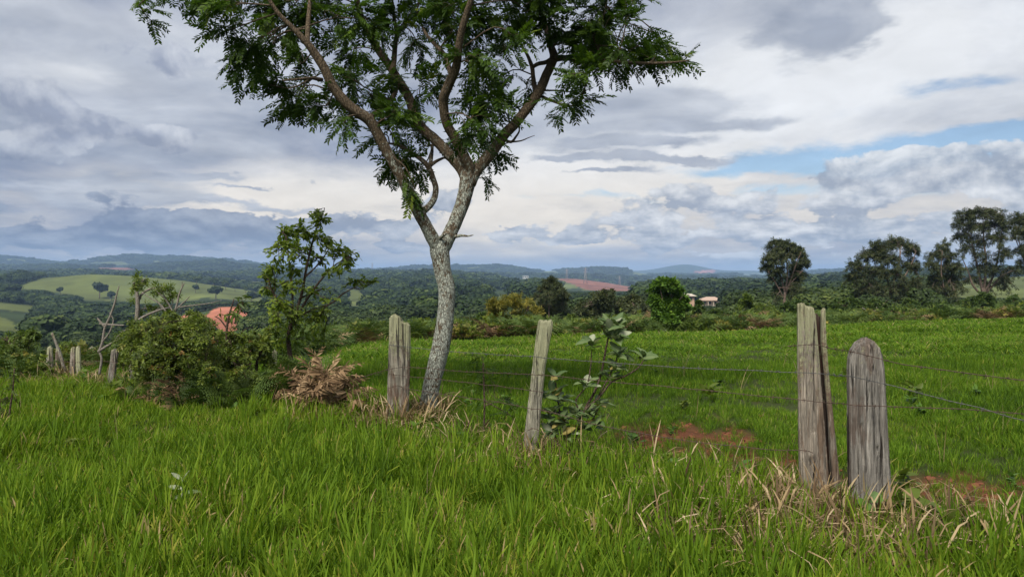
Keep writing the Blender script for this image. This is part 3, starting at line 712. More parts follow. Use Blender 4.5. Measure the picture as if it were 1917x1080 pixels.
# ------------------------------------------------------------------ bark and wood
def bark_mat(name, c0, c1, lichen, amount, scale=1.0):
    """fissured bark with pale lichen; tint sets how much lichen a stretch carries"""
    m, t = new_mat(name)
    g = t.node('ShaderNodeNewGeometry').outputs['Position']
    gs = t.vm('MULTIPLY', g, (scale, scale, scale * .38))
    n1 = t.noise(gs, 34, 6, .65, dist=.6).outputs[0]; v = t.node('ShaderNodeTexVoronoi', Vector=t.vm('ADD', gs, t.vm('SCALE', t.noise(gs, 20, 3).outputs['Color'], scale=.05)), Scale=52.0, _feature='DISTANCE_TO_EDGE').outputs[0]
    crack = t.ss(v, 0.0, 0.16)
    n2 = t.noise(t.vm('MULTIPLY', g, (1, 1, .6)), 26 * scale, 7, .74).outputs[0]; n3 = t.noise(g, 3.0 * scale, 3, .6).outputs[0]
    am = t.m('MULTIPLY', attr(t, 'tint').outputs['Fac'], amount)
    lm = t.ss(t.m('ADD', t.m('ADD', n2, t.m('MULTIPLY', n3, .35)), t.m('MULTIPLY', t.m('SUBTRACT', am, .5), .34)), 0.765, 0.825)
    c = t.mix(n1, c0, c1)
    c = t.mix(lm, c, t.mix(t.noise(g, 60 * scale, 3).outputs[0], lichen, tuple(q * .62 for q in lichen)))
    c = t.mix(t.m('MULTIPLY', t.m('SUBTRACT', 1.0, crack), 0.62), c, (0.035, 0.027, 0.02))
    h = t.m('ADD', t.m('MULTIPLY', crack, .7), t.m('MULTIPLY', n1, .5))
    b = t.node('ShaderNodeBsdfPrincipled', Base__Color=c, Roughness=.92); b.inputs['Specular IOR Level'].default_value = .12
    t.put(b.inputs['Normal'], t.node('ShaderNodeBump', Strength=.9, Distance=0.014 / scale, Height=h).outputs[0])
    out(t, b.outputs[0]); return m
M_BARK = bark_mat('lichened_bark', (0.065, 0.047, 0.030), (0.185, 0.14, 0.092), (0.42, 0.44, 0.37), 1.0)
M_TWIG = bark_mat('brown_bark', (0.055, 0.040, 0.030), (0.15, 0.105, 0.075), (0.25, 0.25, 0.21), 0.4)
M_DEAD = bark_mat('bleached_dead_wood', (0.20, 0.17, 0.14), (0.42, 0.38, 0.33), (0.45, 0.45, 0.40), 0.5, 2.0)
def wood_mat(name, grey, brown, green, brown_amt, green_amt):
    """split hardwood post: long grain, checks, brown heart wood, lichen towards the top (tint)"""
    m, t = new_mat(name)
    g = t.node('ShaderNodeTexCoord').outputs['Object']
    gs = t.vm('MULTIPLY', g, (1, 1, .045))
    n1 = t.noise(gs, 75, 7, .7, dist=.35).outputs[0]; n2 = t.noise(gs, 24, 4, .6, dist=.8).outputs[0]
    n3 = t.noise(t.vm('MULTIPLY', g, (1, 1, .3)), 9, 5, .65).outputs[0]; n4 = t.noise(g, 30, 6, .7).outputs[0]
    n5 = t.noise(g, 130, 3, .6).outputs[0]
    n1 = t.ss(n1, .30, .70); c = t.mix(n1, tuple(q * .42 for q in grey), tuple(min(1, q * 1.35) for q in grey))
    c = t.mix(t.m('MULTIPLY', t.ss(t.m('ADD', n3, t.m('MULTIPLY', n2, .3)), 0.72 - brown_amt * .3, 0.84 - brown_amt * .3), .85), c, t.mix(n1, tuple(q * .6 for q in brown), tuple(q * 1.4 for q in brown)))
    ti = attr(t, 'tint').outputs['Fac']
    lm = t.ss(t.m('ADD', n4, t.m('ADD', t.m('MULTIPLY', t.m('SUBTRACT', n2, .5), .5), t.m('MULTIPLY', t.m('SUBTRACT', ti, .5), green_amt))), 0.50, 0.66)
    c = t.mix(t.m('MULTIPLY', lm, .85), c, t.mix(n5, tuple(q * .6 for q in green), tuple(q * 1.25 for q in green)))
    ck = t.ss(n2, 0.44, 0.36)
    c = t.mix(t.m('MULTIPLY', ck, .9), c, (0.028, 0.022, 0.018))
    b = t.node('ShaderNodeBsdfPrincipled', Base__Color=c, Roughness=.9); b.inputs['Specular IOR Level'].default_value = .15
    h = t.m('SUBTRACT', t.m('MULTIPLY', n1, .5), t.m('MULTIPLY', ck, .9))
    t.put(b.inputs['Normal'], t.node('ShaderNodeBump', Strength=1.0, Distance=.02, Height=h).outputs[0])
    out(t, b.outputs[0]); return m
GREEN_L = (0.40, 0.40, 0.24)
M_POST_A = wood_mat('grey_green_split_wood', (0.33, 0.30, 0.24), (0.155, 0.10, 0.072), GREEN_L, .45, 1.1)
M_POST_B = wood_mat('lichen_pale_wood', (0.37, 0.345, 0.265), (0.16, 0.115, 0.09), GREEN_L, .2, 1.2)
M_POST_C = wood_mat('ragged_brown_wood', (0.36, 0.31, 0.25), (0.21, 0.145, 0.10), GREEN_L, .45, 1.0)
M_POST_E = wood_mat('cleft_shade_wood', (0.065, 0.045, 0.035), (0.06, 0.03, 0.02), (0.12, 0.11, 0.07), .4, .1)  # near-black wood: the shade of the cleft is put into its colour
M_POST_D = wood_mat('silver_grey_wood', (0.29, 0.265, 0.23), (0.16, 0.12, 0.095), GREEN_L, .25, .5)
def post_mesh(d, prof, top, thick=0.6, seed=0, groove=0.05, clefts=(), nz=72, na=90, lichen=(0.3, 0.3), rag=0.8):
    """post from its outline rows (row, left, right) at depth d; top(u) = row of the top edge at u in 0..1 across"""
    r = np.random.default_rng(seed); prof = arr(sorted(prof)); y0, y1 = prof[0, 0], prof[-1, 0]
    jag = r.normal(size=14) * rag; ragged = lambda u: top(u) + float(np.interp(u * 13, np.arange(14), jag))
    a = np.linspace(0, 2 * np.pi, na, endpoint=False)
    ca, sa = np.cos(a), np.sin(a); e = 0.62; cx = np.sign(ca) * np.abs(ca) ** e; sy = np.sign(sa) * np.abs(sa) ** e
    s = d / F; V = []; tn = []
    gph = r.random(6) * 6.28; fis = [(r.random() * 6.28, r.uniform(.10, .34), r.uniform(.03, .07), r.uniform(0, .6), r.uniform(.5, 1.1), r.random() * 6) for _ in range(14)]; base = P(0.5 * (prof[-1, 1] + prof[-1, 2]), y1, d)
    for k in range(nz + 1):
        t = k / nz                                                   # 0 foot, 1 top
        for j in range(na):
            u = 0.5 + 0.5 * cx[j]; yt = ragged(min(1, max(0, u)))
            py = y1 + (yt - y1) * t
            xl, xr = np.interp(py, prof[:, 0], prof[:, 1]), np.interp(py, prof[:, 0], prof[:, 2])
            w = xr - xl; zz = py / 40.0
            gr = groove * (0.5 * math.sin(a[j] * 9 + gph[0] + .5 * math.sin(zz * .8)) + .5 * math.sin(a[j] * 17 + gph[1] + .4 * math.sin(zz * 1.3 + 1)) + .35 * math.sin(a[j] * 4 + zz * .6 + gph[2]))
            k_ = 1 - groove * .8 + gr + (r.random() - .5) * groove * .35
            for (fa_, fd_, fw_, f0_, f1_, fp_) in fis:
                if f0_ <= t <= f1_:
                    da = (a[j] - fa_ - .10 * math.sin(zz * .9 + fp_) + math.pi) % (2 * math.pi) - math.pi; k_ -= fd_ * math.exp(-(da / fw_) ** 2)
            for (uc, dep, wid, ta, tb) in clefts:
                if ta <= t <= tb and sy[j] < 0.0:
                    k_ -= dep * math.exp(-((u - uc) / wid) ** 2)
            x = xl + w * .5 + w * .5 * cx[j] * (1 + (k_ - 1) * .5)
            p = P(x, py, d); q = (w * s * thick * .5) * sy[j] * k_
            V.append((p[0], p[1] + q, p[2])); tn.append(np.clip(lichen[0] + lichen[1] * (t * 2 - 1), 0, 1))
    V = arr(V).reshape(nz + 1, na, 3); Q = []
    i = np.arange(nz)[:, None] * na; j = np.arange(na)[None]; q = (j + 1) % na
    Q = np.stack([i + j, i + q, i + q + na, i + j + na], -1).reshape(-1, 4)
    ring = V[-1]; inner = []
    for f in (.66, .33, 0.02):                                        # broken, weathered end grain
        c = ring.mean(0); rr = c + (ring - c) * f; rr[:, 2] = ring[:, 2] * f + (1 - f) * ring[:, 2].mean() + (r.random(na) - .6) * .012
        hh = np.array([P(0, ragged(min(1, max(0, .5 + .5 * cx[j_] * f))), d)[2] for j_ in range(na)]); rr[:, 2] = hh + (r.random(na) - .6) * .012; inner.append(rr)
    AV = np.vstack([V.reshape(-1, 3)] + inner); b0 = nz * na; Q = [Q]
    for m_ in range(3):
        o = b0 + m_ * na; n2 = (nz + 1 + m_) * na; jj = np.arange(na); kk = (jj + 1) % na
        Q.append(np.stack([o + jj, o + kk, n2 + kk, n2 + jj], -1)) if m_ else Q.append(np.stack([b0 + jj, b0 + kk, (nz + 1) * na + kk, (nz + 1) * na + jj], -1))
    mb = MB(); mb.add(AV, np.concatenate(Q), None, np.r_[arr(tn), np.full(3 * na, np.clip(lichen[0] + lichen[1], 0, 1))])
    return mb, base
def post(label, d, prof, top, mat, group='weathered posts of the barbed wire fence', **kw):
    mb, base = post_mesh(d, prof, top, **kw); root = empty('fence_post', base); tag(root, label, 'fence post', group)
    mb.build('shaft', mat, root); return root
# ------------------------------------------------------------------ the tree by the fence
TD = 8.6
M_TREELEAF = leaf_mat('feathery_leaves', [(0.0, (0.018, 0.040, 0.006)), (0.5, (0.042, 0.082, 0.009)), (0.85, (0.09, 0.15, 0.014)), (1.0, (0.16, 0.21, 0.025))], trans=0.36, rough=0.5, spec=0.2)
def build_tree():
    rng = np.random.default_rng(42)
    L = []
    L.append(px_limb([(801, 800, 21), (803, 772, 17.5), (805, 738, 16), (815, 690, 16.5), (825, 649, 17), (833, 605, 16), (836, 565, 15.5), (836, 540, 16), (830, 516, 15.8), (826, 492, 16.5), (823, 468, 18), (822, 452, 15)], TD))
    a = lambda pts, dd, d=TD: L.append(px_limb(pts, (d, d + dd)))
    a([(824, 476, 11), (812, 450, 12.5), (800, 427, 11.5), (785, 400, 11.5), (771, 372, 12), (758, 345, 10.5), (740, 312, 10), (720, 275, 10), (704, 245, 10), (690, 224, 10.5), (668, 210, 10), (645, 190, 9.5), (622, 160, 9), (608, 130, 8.5), (590, 102, 8), (575, 82, 6.5), (550, 55, 5), (520, 24, 4), (492, -20, 3), (470, -60, 2)], -.9)
    a([(788, 398, 6), (797, 392, 6.5), (811, 376, 6), (816, 355, 5.5), (811, 335, 5.2), (803, 315, 5), (790, 300, 4.5), (773, 288, 4), (748, 273, 3), (725, 268, 1.5)], .5)
    a([(804, 318, 4), (808, 290, 3.5), (810, 270, 2)], .5, TD + .3); a([(806, 310, 3.5), (817, 302, 3), (832, 295, 2)], .3, TD + .3)
    a([(684, 222, 6), (705, 212, 5.5), (725, 195, 5), (738, 178, 4), (746, 158, 2.5)], .9, TD - .4)
    a([(576, 86, 5), (576, 60, 4.5), (578, 30, 4), (582, -20, 3)], .3, TD - .65); a([(602, 150, 4), (585, 147, 3), (568, 148, 2.6), (530, 151, 1.6)], -.5, TD - .55)
    a([(824, 480, 12), (836, 452, 13.5), (847, 428, 13), (858, 402, 13), (867, 376, 13.5), (873, 352, 14.5), (877, 330, 16), (876, 316, 12)], .15)
    a([(876, 345, 11), (866, 318, 11.5), (850, 299, 10.5), (832, 280, 10), (815, 262, 9.5), (797, 247, 9.5), (783, 232, 9.5), (775, 213, 9.5), (769, 192, 9), (757, 168, 8.5), (743, 146, 8), (728, 122, 7.5), (711, 98, 7), (694, 70, 6.5), (681, 46, 6), (672, 15, 5), (664, -25, 4), (650, -80, 2.5)], .8, TD + .15)
    a([(736, 133, 5), (738, 110, 5), (740, 83, 4.5), (743, 62, 4.2), (738, 37, 3.5), (735, 5, 2.5)], .4, TD + .55); a([(743, 64, 3.5), (751, 55, 3.5), (760, 43, 3), (775, 15, 2)], .6, TD + .75)
    a([(878, 345, 11), (880, 318, 11), (872, 299, 10), (861, 278, 9.5), (849, 255, 9), (838, 236, 8.8), (832, 215, 8.8), (830, 190, 9), (834, 174, 9), (843, 153, 9), (852, 132, 8.5), (857, 108, 7.5), (860, 80, 7), (865, 55, 6.5), (873, 28, 6), (882, 0, 5.5), (890, -40, 4.5), (900, -100, 3)], -1.0, TD + .15)
    a([(846, 150, 5), (841, 128, 4.5), (832, 103, 4), (815, 85, 3.5), (795, 60, 2.5), (780, 20, 1.8)], .8, TD - .4)
    a([(880, 345, 11), (890, 322, 11.5), (906, 303, 11), (925, 279, 10.5), (944, 252, 9.8), (963, 233, 9.3), (985, 206, 9), (1004, 181, 9), (1015, 160, 9), (1023, 140, 8.5), (1032, 121, 8.2), (1037, 106, 8), (1031, 86, 6.2), (1025, 62, 5.5), (1019, 40, 5), (1010, 15, 4.5), (1001, -20, 4), (990, -80, 2.5)], .5, TD + .1)
    a([(1009, 174, 5.5), (1001, 162, 4.8), (998, 142, 4), (996, 126, 4), (988, 105, 3), (980, 92, 2.2), (970, 75, 1.5)], .5, TD + .4); a([(997, 126, 3.5), (1008, 120, 3.8), (1022, 117, 4), (1034, 110, 4)], .0, TD + .45)
    a([(1038, 110, 6.5), (1062, 109, 5), (1100, 112, 4.2), (1150, 116, 3.5), (1200, 119, 3), (1250, 118, 2.2), (1290, 114, 1.2)], -.8, TD + .4)
    a([(1033, 88, 4.2), (1046, 74, 3.4), (1062, 65, 3.2), (1090, 55, 2.8), (1130, 42, 2.2), (1170, 20, 1.5)], .9, TD + .45)
    a([(1012, 180, 3.2), (1035, 190, 2.4), (1060, 198, 1.8), (1085, 198, 1.2)], -.4, TD + .4)
    a([(944, 262, 3), (957, 266, 2.6), (966, 256, 2), (972, 246, 1.5), (971, 236, 1)], -.2, TD + .25); a([(957, 266, 1.8), (975, 264, 1.3), (990, 258, .8), (1001, 254, .5)], -.2, TD + .2)
    a([(852, 443, 3.5), (864, 441, 2.6), (876, 442, 1.6), (886, 440, .8)], -.2, TD); a([(1020, 170, 1.6), (1045, 170, 1.4), (1075, 173, 1.1), (1095, 170, .8), (1111, 164, .5)], .2, TD + .4)
    a([(955, 240, 1.8), (952, 222, 1.5), (945, 208, 1.1)], .1, TD + .2); a([(822, 448, 5), (827, 443, 3.2), (834, 438, 3)], -.12, TD - .05)
    CL = [(262, 8, 26, 16, 12), (275, 42, 15, 24, 10), (315, -35, 60, 30, 26), (372, 14, 38, 24, 22), (425, 28, 48, 36, 40), (418, 72, 34, 22, 20), (455, 105, 36, 26, 30), (432, 128, 20, 20, 12), (462, 152, 34, 20, 22), (500, 168, 34, 18, 20), (492, 150, 24, 16, 10),
          (480, 45, 50, 42, 52), (540, 30, 60, 45, 64), (515, 85, 40, 26, 26), (560, 132, 42, 26, 24), (535, 195, 46, 16, 24), (585, 202, 48, 20, 28), (552, 222, 36, 14, 16), (632, 212, 34, 24, 22), (642, 245, 20, 20, 10), (606, 40, 60, 44, 60),
          (650, 105, 46, 34, 40), (655, 150, 44, 26, 28), (690, 45, 52, 48, 60), (715, 150, 42, 34, 30), (688, 185, 38, 22, 22), (760, 50, 62, 50, 70), (805, 35, 60, 55, 66), (790, 110, 52, 40, 44), (800, 170, 44, 38, 36), (742, 222, 44, 28, 30), (722, 250, 40, 24, 28), (695, 262, 24, 16, 8), (775, 258, 42, 32, 32),
          (722, 300, 22, 16, 12), (738, 325, 17, 17, 14), (772, 335, 26, 26, 24), (777, 362, 15, 18, 10), (765, 300, 32, 22, 22), (850, 35, 60, 48, 64), (895, 68, 50, 48, 54), (885, 130, 46, 38, 40), (905, 172, 50, 42, 46), (875, 222, 50, 38, 44), (905, 255, 46, 32, 40), (932, 205, 34, 32, 26),
          (912, 292, 36, 26, 28), (880, 275, 36, 28, 26), (906, 342, 17, 12, 8), (935, 110, 44, 36, 32), (945, 45, 52, 48, 56), (985, 35, 50, 40, 44), (972, 88, 30, 20, 14), (985, 175, 30, 16, 10), (1045, 25, 60, 44, 58), (1095, 45, 60, 44, 62), (1120, 95, 62, 34, 56), (1065, 82, 40, 24, 26), (1155, 78, 50, 32, 42),
          (1175, 112, 56, 20, 36), (1150, 138, 44, 18, 20), (1100, 138, 36, 16, 16), (1068, 150, 24, 18, 11), (1228, 120, 46, 17, 26), (1272, 118, 38, 11, 22), (1255, 102, 32, 12, 12), (1208, 88, 32, 16, 14), (1222, 70, 18, 8, 5), (1135, 15, 60, 34, 52), (1178, 40, 24, 14, 9), (1052, 192, 34, 20, 20), (1088, 200, 18, 13, 10), (1038, 222, 14, 14, 7), (1170, 0, 40, 10, 10)]
    for k in range(46):
        CL.append((rng.uniform(330, 1230), rng.uniform(-230, -25), 60, 40, 34))
    cl = px_clumps(CL, TD, rng, depth=1.1, dens=1.48, spread=.62); cl = [(arr((0, 0, CZ)) + (c - arr((0, 0, CZ))) * 1.045 + arr((0, 0, .06)), R, n) for c, R, n in cl]
    def bt(s, sides):
        z = s[:, 2]; v = np.clip(1.05 - (z - 1.9) / 2.4, .3, 1.0); v = np.repeat(v, sides)
        return np.r_[v, v[-1], v[0]]
    plant('tree', 'open-crowned tree with forked lichen-spotted trunk and feathery dark leaves beside the fence', 'tree', L, cl, [leaf_pinnate(8, s) for s in range(4)], 0.22, M_BARK, M_TREELEAF, rng,
          base=(L[0][0][0], L[0][0][1], gz(L[0][0][0], L[0][0][1])), per=8, sides=22, rough=0.05, seg=6, tint=(0.45, 0.2), main_r=0.010, sub_r=0.004, droop=.14, var=.3, bark_tint=bt)
build_tree()

# ------------------------------------------------------------------ fence posts
def lerp_top(*p):
    p = arr(p); return lambda u: float(np.interp(u, p[:, 0], p[:, 1]))
post('split grey-green fence post with a two-step top, left of the tree trunk', 8.1, [(588, 729, 769), (640, 728, 769), (700, 726, 768), (760, 724, 766), (808, 721, 765)],
     lerp_top((0, 597), (.08, 591), (.3, 589), (.5, 593), (.6, 600), (.66, 606), (.8, 603), (.95, 608), (1, 616)), M_POST_A, seed=2, clefts=((.60, .32, .05, .25, 1.0), (.32, .12, .04, .1, .7)), lichen=(.35, .45), groove=.07)
post('pale lichen-covered post leaning right, beside the broad-leaved shrub', 6.5, [(598, 1008, 1036), (615, 1005, 1035), (645, 1001, 1029), (690, 996, 1021), (760, 988, 1014), (880, 974, 1003)],
     lerp_top((0, 603), (.15, 599), (.5, 600), (.85, 599), (1, 604)), M_POST_B, seed=5, clefts=((.45, .14, .06, .1, .75), (.7, .1, .05, .75, 1)), lichen=(.5, .35), groove=.07, rag=1.4)
p3 = post('tall ragged brown post with a long open split, second from the right', 5.2, [(570, 1493, 1524), (620, 1493, 1528), (680, 1493, 1533), (760, 1494, 1539), (850, 1496, 1546), (1010, 1503, 1556)],
     lerp_top((0, 573), (.2, 571), (.45, 574), (.7, 570), (.9, 577), (1, 590)), M_POST_C, seed=8, clefts=((.72, .25, .05, .3, .8), (.35, .15, .05, .1, .6)), lichen=(.32, .42), groove=.08, rag=2.6)
mbs, _ = post_mesh(5.22, [(576, 1537, 1544), (640, 1537, 1546), (700, 1543, 1551), (780, 1550, 1559), (860, 1554, 1567), (1010, 1562, 1582)], lerp_top((0, 584), (.5, 578), (1, 577)), thick=1.5, seed=9, groove=.1, lichen=(.4, .3), na=20)
mbs.build('splinter', M_POST_C, p3)
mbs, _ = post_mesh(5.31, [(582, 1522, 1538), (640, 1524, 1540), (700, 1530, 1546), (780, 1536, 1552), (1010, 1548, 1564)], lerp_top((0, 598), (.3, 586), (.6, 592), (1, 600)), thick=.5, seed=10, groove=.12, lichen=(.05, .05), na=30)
mbs.build('inner_wood', M_POST_E, p3)  # recessed middle splinter, coloured dark for the shade inside the split
post('thick silver-grey round-topped fence post, furthest right', 4.8, [(632, 1604, 1634), (645, 1594, 1645), (665, 1589, 1650), (690, 1587, 1653), (760, 1588, 1657), (860, 1589, 1662), (1030, 1594, 1672)],
     lerp_top((0, 668), (.06, 655), (.2, 641), (.38, 634), (.55, 632), (.72, 637), (.9, 650), (1, 668)), M_POST_D, seed=12, clefts=((.22, .16, .03, .72, 1.0), (.55, .1, .03, .2, 1.0), (.4, .08, .02, .1, .8)), lichen=(.08, .3), groove=.045, rag=.35)
post('leaning grey plank post left of the big bush', 11.5, [(653, 209, 223), (680, 206, 219), (720, 200, 213)], lerp_top((0, 656), (.5, 653), (1, 654)), M_POST_D, seed=21, nz=24, na=20, lichen=(.3, .3), clefts=((.5, .3, .1, 0, 1),))
G2 = 'cluster of old posts at the far left'
post('leftmost pale post of the far left cluster, broad and tapering', 13.4, [(647, 90, 98), (665, 88, 99), (700, 85, 100)], lerp_top((0, 652), (.5, 647), (1, 650)), M_POST_B, group=G2, seed=22, nz=20, na=16, lichen=(.4, .3))
post('second post of the far left cluster, behind the slanting pole', 13.6, [(650, 105, 112), (700, 102, 113)], lerp_top((0, 653), (.5, 650), (1, 653)), M_POST_B, group=G2, seed=23, nz=20, na=16, lichen=(.3, .3))
post('brown pointed post next to the pale rounded one at far left', 13.0, [(648, 133, 141), (700, 130, 140)], lerp_top((0, 655), (.5, 649), (1, 650)), M_POST_C, group=G2, seed=24, nz=20, na=16, lichen=(.3, .4))
post('pale rounded post, rightmost of the far left cluster', 12.9, [(647, 143, 150), (660, 142, 151), (705, 143, 152)], lerp_top((0, 653), (.5, 647), (1, 653)), M_POST_B, group=G2, seed=25, nz=20, na=16, lichen=(.7, .3))
post('small distant post stub between the left cluster and the dead branches', 16.5, [(647, 168, 176), (690, 166, 178)], lerp_top((0, 653), (.5, 647), (1, 652)), M_POST_D, group=G2, seed=26, nz=16, na=16, lichen=(.4, .3))
post('short weathered stump almost hidden in ferns below the sapling', 10.6, [(655, 510, 519), (712, 508, 520)], lerp_top((0, 658), (.5, 655), (1, 660)), M_POST_B, seed=27, nz=16, na=16, lichen=(.5, .3))
mb = MB(); tube(mb, spline([(*P(97, 623, 13.2), .018), (*P(106, 645, 13.2), .024), (*P(113, 664, 13.2), .028), (*P(121, 695, 13.2), .03)], 12), 8, .06)
tag(mb.build('pole', M_POST_D), 'thin slanting grey pole leaning over the far left posts', 'pole')

# ------------------------------------------------------------------ barbed wire
M_WIRE = plain('rusty_wire', (0.085, 0.055, 0.042), .75, .4, 30, .3)
M_WIRE2 = plain('dull_galvanised_wire', (0.09, 0.088, 0.084), .6, .3, 30, .4)
def wire(label, pts, mat=M_WIRE, r=.0017, barb=.115):
    """two twisted strands with barbs, following (column, row, depth)"""
    rng = np.random.default_rng(len(label) + int(pts[0][0])); p = arr([(*P(a, b, c), r) for a, b, c in pts]); n = 30 * len(p); s = spline(p, n)
    ln = np.r_[0, np.cumsum(np.linalg.norm(np.diff(s[:, :3], axis=0), axis=1))]; root = empty('barbed_wire', s[0, :3]); tag(root, label, 'barbed wire', 'strands of the barbed wire fence')
    m = int(ln[-1] / .012) + 2; q = np.linspace(0, ln[-1], m); c = np.stack([np.interp(q, ln, s[:, i]) for i in range(3)], 1)
    c += np.c_[np.zeros(m), np.zeros(m), np.interp(q, np.arange(0, ln[-1] + .2, .16), rng.normal(size=len(np.arange(0, ln[-1] + .2, .16))) * .003)]
    ml = MB()
    for f in (0, math.pi):
        a = q * 95 + f; o = c + np.c_[np.zeros(m), np.cos(a) * r * .95, np.sin(a) * r * .95]; tube(ml, np.c_[o, np.full(m, r)], 4, cap=False)
    ml.build('strand', mat, root); mbb = MB(); x = .05
    while x < ln[-1]:
        ctr = arr([np.interp(x, ln, s[:, i]) for i in range(3)]); k = min(np.searchsorted(ln, x), n - 2); tg = nrm(s[k + 1, :3] - s[k - 1, :3])
        for j in range(2):
            v = nrm(np.cross(tg, rng.normal(size=3))); tube(mbb, [(*(ctr - v * .016 + tg * .004 * j), r * .7), (*(ctr + v * .016 - tg * .004 * j), r * .6)], 4, cap=False)
        for w in np.linspace(-.007, .007, 4):
            a = np.linspace(0, 6.28, 7); u = nrm(np.cross(tg, arr((0, 0, 1)))); v = np.cross(tg, u); tube(mbb, np.c_[ctr + tg * w + (np.cos(a)[:, None] * u + np.sin(a)[:, None] * v) * r * 2.1, np.full(7, r * .7)], 3, cap=False)
        x += barb * (0.9 + .2 * rng.random())
    o = mbb.build('barbs', mat, root); o['kind'] = 'stuff'
    return root
fa, fb, fc, fd = 7.98, 6.40, 5.10, 4.66          # wire runs on the near face of the four posts
wire('rusty top wire over the two right posts, running off right', [(1474, 648, 5.14), (1500, 646, fc), (1530, 645, fc), (1560, 652, 4.95), (1600, 660, fd), (1645, 671, fd), (1700, 684, 4.5), (1790, 696, 4.3), (1860, 705, 4.15), (1990, 716, 3.9)])
wire('second wire, grey, from the split post to beyond the right posts', [(728, 645, fa), (766, 650, fa), (870, 660, 7.3), (1000, 668, fb), (1020, 670, fb), (1120, 677, 6.0), (1250, 686, 5.7), (1380, 692, 5.4), (1500, 697, fc), (1545, 700, 5.02), (1592, 704, fd), (1655, 719, fd), (1760, 745, 4.4), (1860, 772, 4.2), (2000, 806, 3.9)], M_WIRE2)
wire('third wire, rusty, crossing all four main posts', [(600, 727, 9.5), (660, 711, 8.9), (726, 692, fa), (766, 687, fa), (870, 695, 7.3), (1000, 701, fb), (1016, 702, fb), (1130, 713, 6.0), (1250, 724, 5.7), (1380, 737, 5.4), (1496, 748, fc), (1548, 753, 5.02), (1590, 757, fd), (1660, 762, fd), (1760, 764, 4.4), (1860, 770, 4.2), (2000, 782, 3.9)])
wire('short wire between split post and pale post, through the seedling', [(728, 700, fa), (766, 705, fa), (830, 711, 7.5), (900, 719, 7.0), (960, 726, 6.6), (1000, 731, fb), (1018, 735, fb)])
wire('fourth wire from the split post past the shrub to the brown post', [(727, 727, fa), (745, 722, fa), (766, 728, fa), (860, 742, 7.4), (940, 754, 6.8), (995, 765, fb), (1012, 767, fb), (1080, 785, 6.2), (1170, 806, 5.9), (1300, 826, 5.6), (1420, 840, 5.3), (1500, 843, fc), (1522, 848, fc)])
wire('slack low wire sagging through the dry grass to the right corner', [(988, 805, fb), (1010, 806, fb), (1100, 868, 5.9), (1200, 895, 5.5), (1330, 926, 5.2), (1440, 944, 5.0), (1530, 950, fc), (1600, 948, 4.8), (1650, 955, 4.62), (1720, 992, 4.4), (1800, 1030, 4.15), (1850, 1050, 4.05)])
wire('wire from the left leaning post into the bush and ferns', [(95, 676, 13.0), (140, 678, 12.8), (207, 677, 11.4), (300, 697, 10.7), (420, 700, 10.0), (520, 706, 9.4)])
# ------------------------------------------------------------------ shrubs, ferns and saplings along the fence
def part(name, mesh, parent, at, xd, nd, scale, mat=None):
    """a leaf or frond object of its own, sharing mesh data; +x of the mesh along xd"""
    from mathutils import Matrix
    x = Vector(xd).normalized(); z = Vector(nd); z = (z - x * z.dot(x)).normalized(); y = z.cross(x)
    o = bpy.data.objects.new(name, mesh); COL.objects.link(o); o.parent = parent
    m = Matrix((x * scale, y * scale, z * scale)).transposed().to_4x4(); m.translation = Vector(at) - parent.location
    o.matrix_local = m; return o
M_SAP = leaf_mat('sapling_leaves', [(0.0, (0.08, 0.12, 0.015)), (0.5, (0.145, 0.205, 0.024)), (0.85, (0.21, 0.27, 0.034)), (1.0, (0.28, 0.32, 0.05))], trans=0.42, rough=.4, spec=.35)
M_BUSH = leaf_mat('bush_leaves', [(0.0, (0.045, 0.070, 0.014)), (0.5, (0.11, 0.15, 0.021)), (0.85, (0.165, 0.205, 0.028)), (0.96, (0.17, 0.16, 0.03)), (1.0, (0.24, 0.13, 0.04))], trans=0.3, rough=.5, spec=.25)
M_YBUSH = leaf_mat('yellow_green_leaves', [(0.0, (0.05, 0.08, 0.015)), (0.5, (0.10, 0.15, 0.022)), (1.0, (0.18, 0.21, 0.035))], trans=0.3, rough=.5)
M_FERN = leaf_mat('green_fern', [(0.0, (0.045, 0.075, 0.018)), (0.5, (0.075, 0.12, 0.026)), (1.0, (0.13, 0.17, 0.035))], trans=.25, rough=.6, spec=.2, inst=.7)
M_FERNDRY = leaf_mat('dead_fern', [(0.0, (0.085, 0.052, 0.028)), (0.5, (0.21, 0.135, 0.073)), (1.0, (0.36, 0.25, 0.145))], trans=.15, rough=.8, spec=.1, inst=.8)
FROND = [frond_proto(s).mesh('frond', M_FERN, False) for s in range(3)]
FROND_DRY = [dry_frond(10 + s, 11 + s).mesh('frond', M_FERNDRY, False) for s in range(2)]
def fern(label, px, py, d, n, L, rng, dry=0.0, lift=(20, 65), group='bracken ferns under the bushes', az=(0, 6.28), cat='fern'):
    b = P(px, py, d); b[2] = gz(b[0], b[1]) - .02
    root = empty('fern', b); tag(root, label, cat, group)
    for k in range(n):
        a = rng.uniform(*az); e = math.radians(rng.uniform(*lift)); x = (math.cos(a) * math.cos(e), math.sin(a) * math.cos(e), math.sin(e))
        ms = FROND_DRY[rng.integers(0, 2)] if rng.random() < dry else FROND[rng.integers(0, 3)]
        part('frond', ms, root, b + rng.normal(size=3) * arr((.06, .06, .0)), x, (rng.normal() * .3, rng.normal() * .3, 1), L * rng.uniform(.7, 1.15))
    return root
def clumps_in(rng, px, py, rx, ry, k, r, n, shape=1.0):
    o = []
    for _ in range(k):
        a = rng.random() * 6.28; q = math.sqrt(rng.random()); o.append((px + rx * q * math.cos(a), py + ry * q * math.sin(a), r * rng.uniform(.7, 1.2), r * rng.uniform(.6, 1.0), n))
    return o
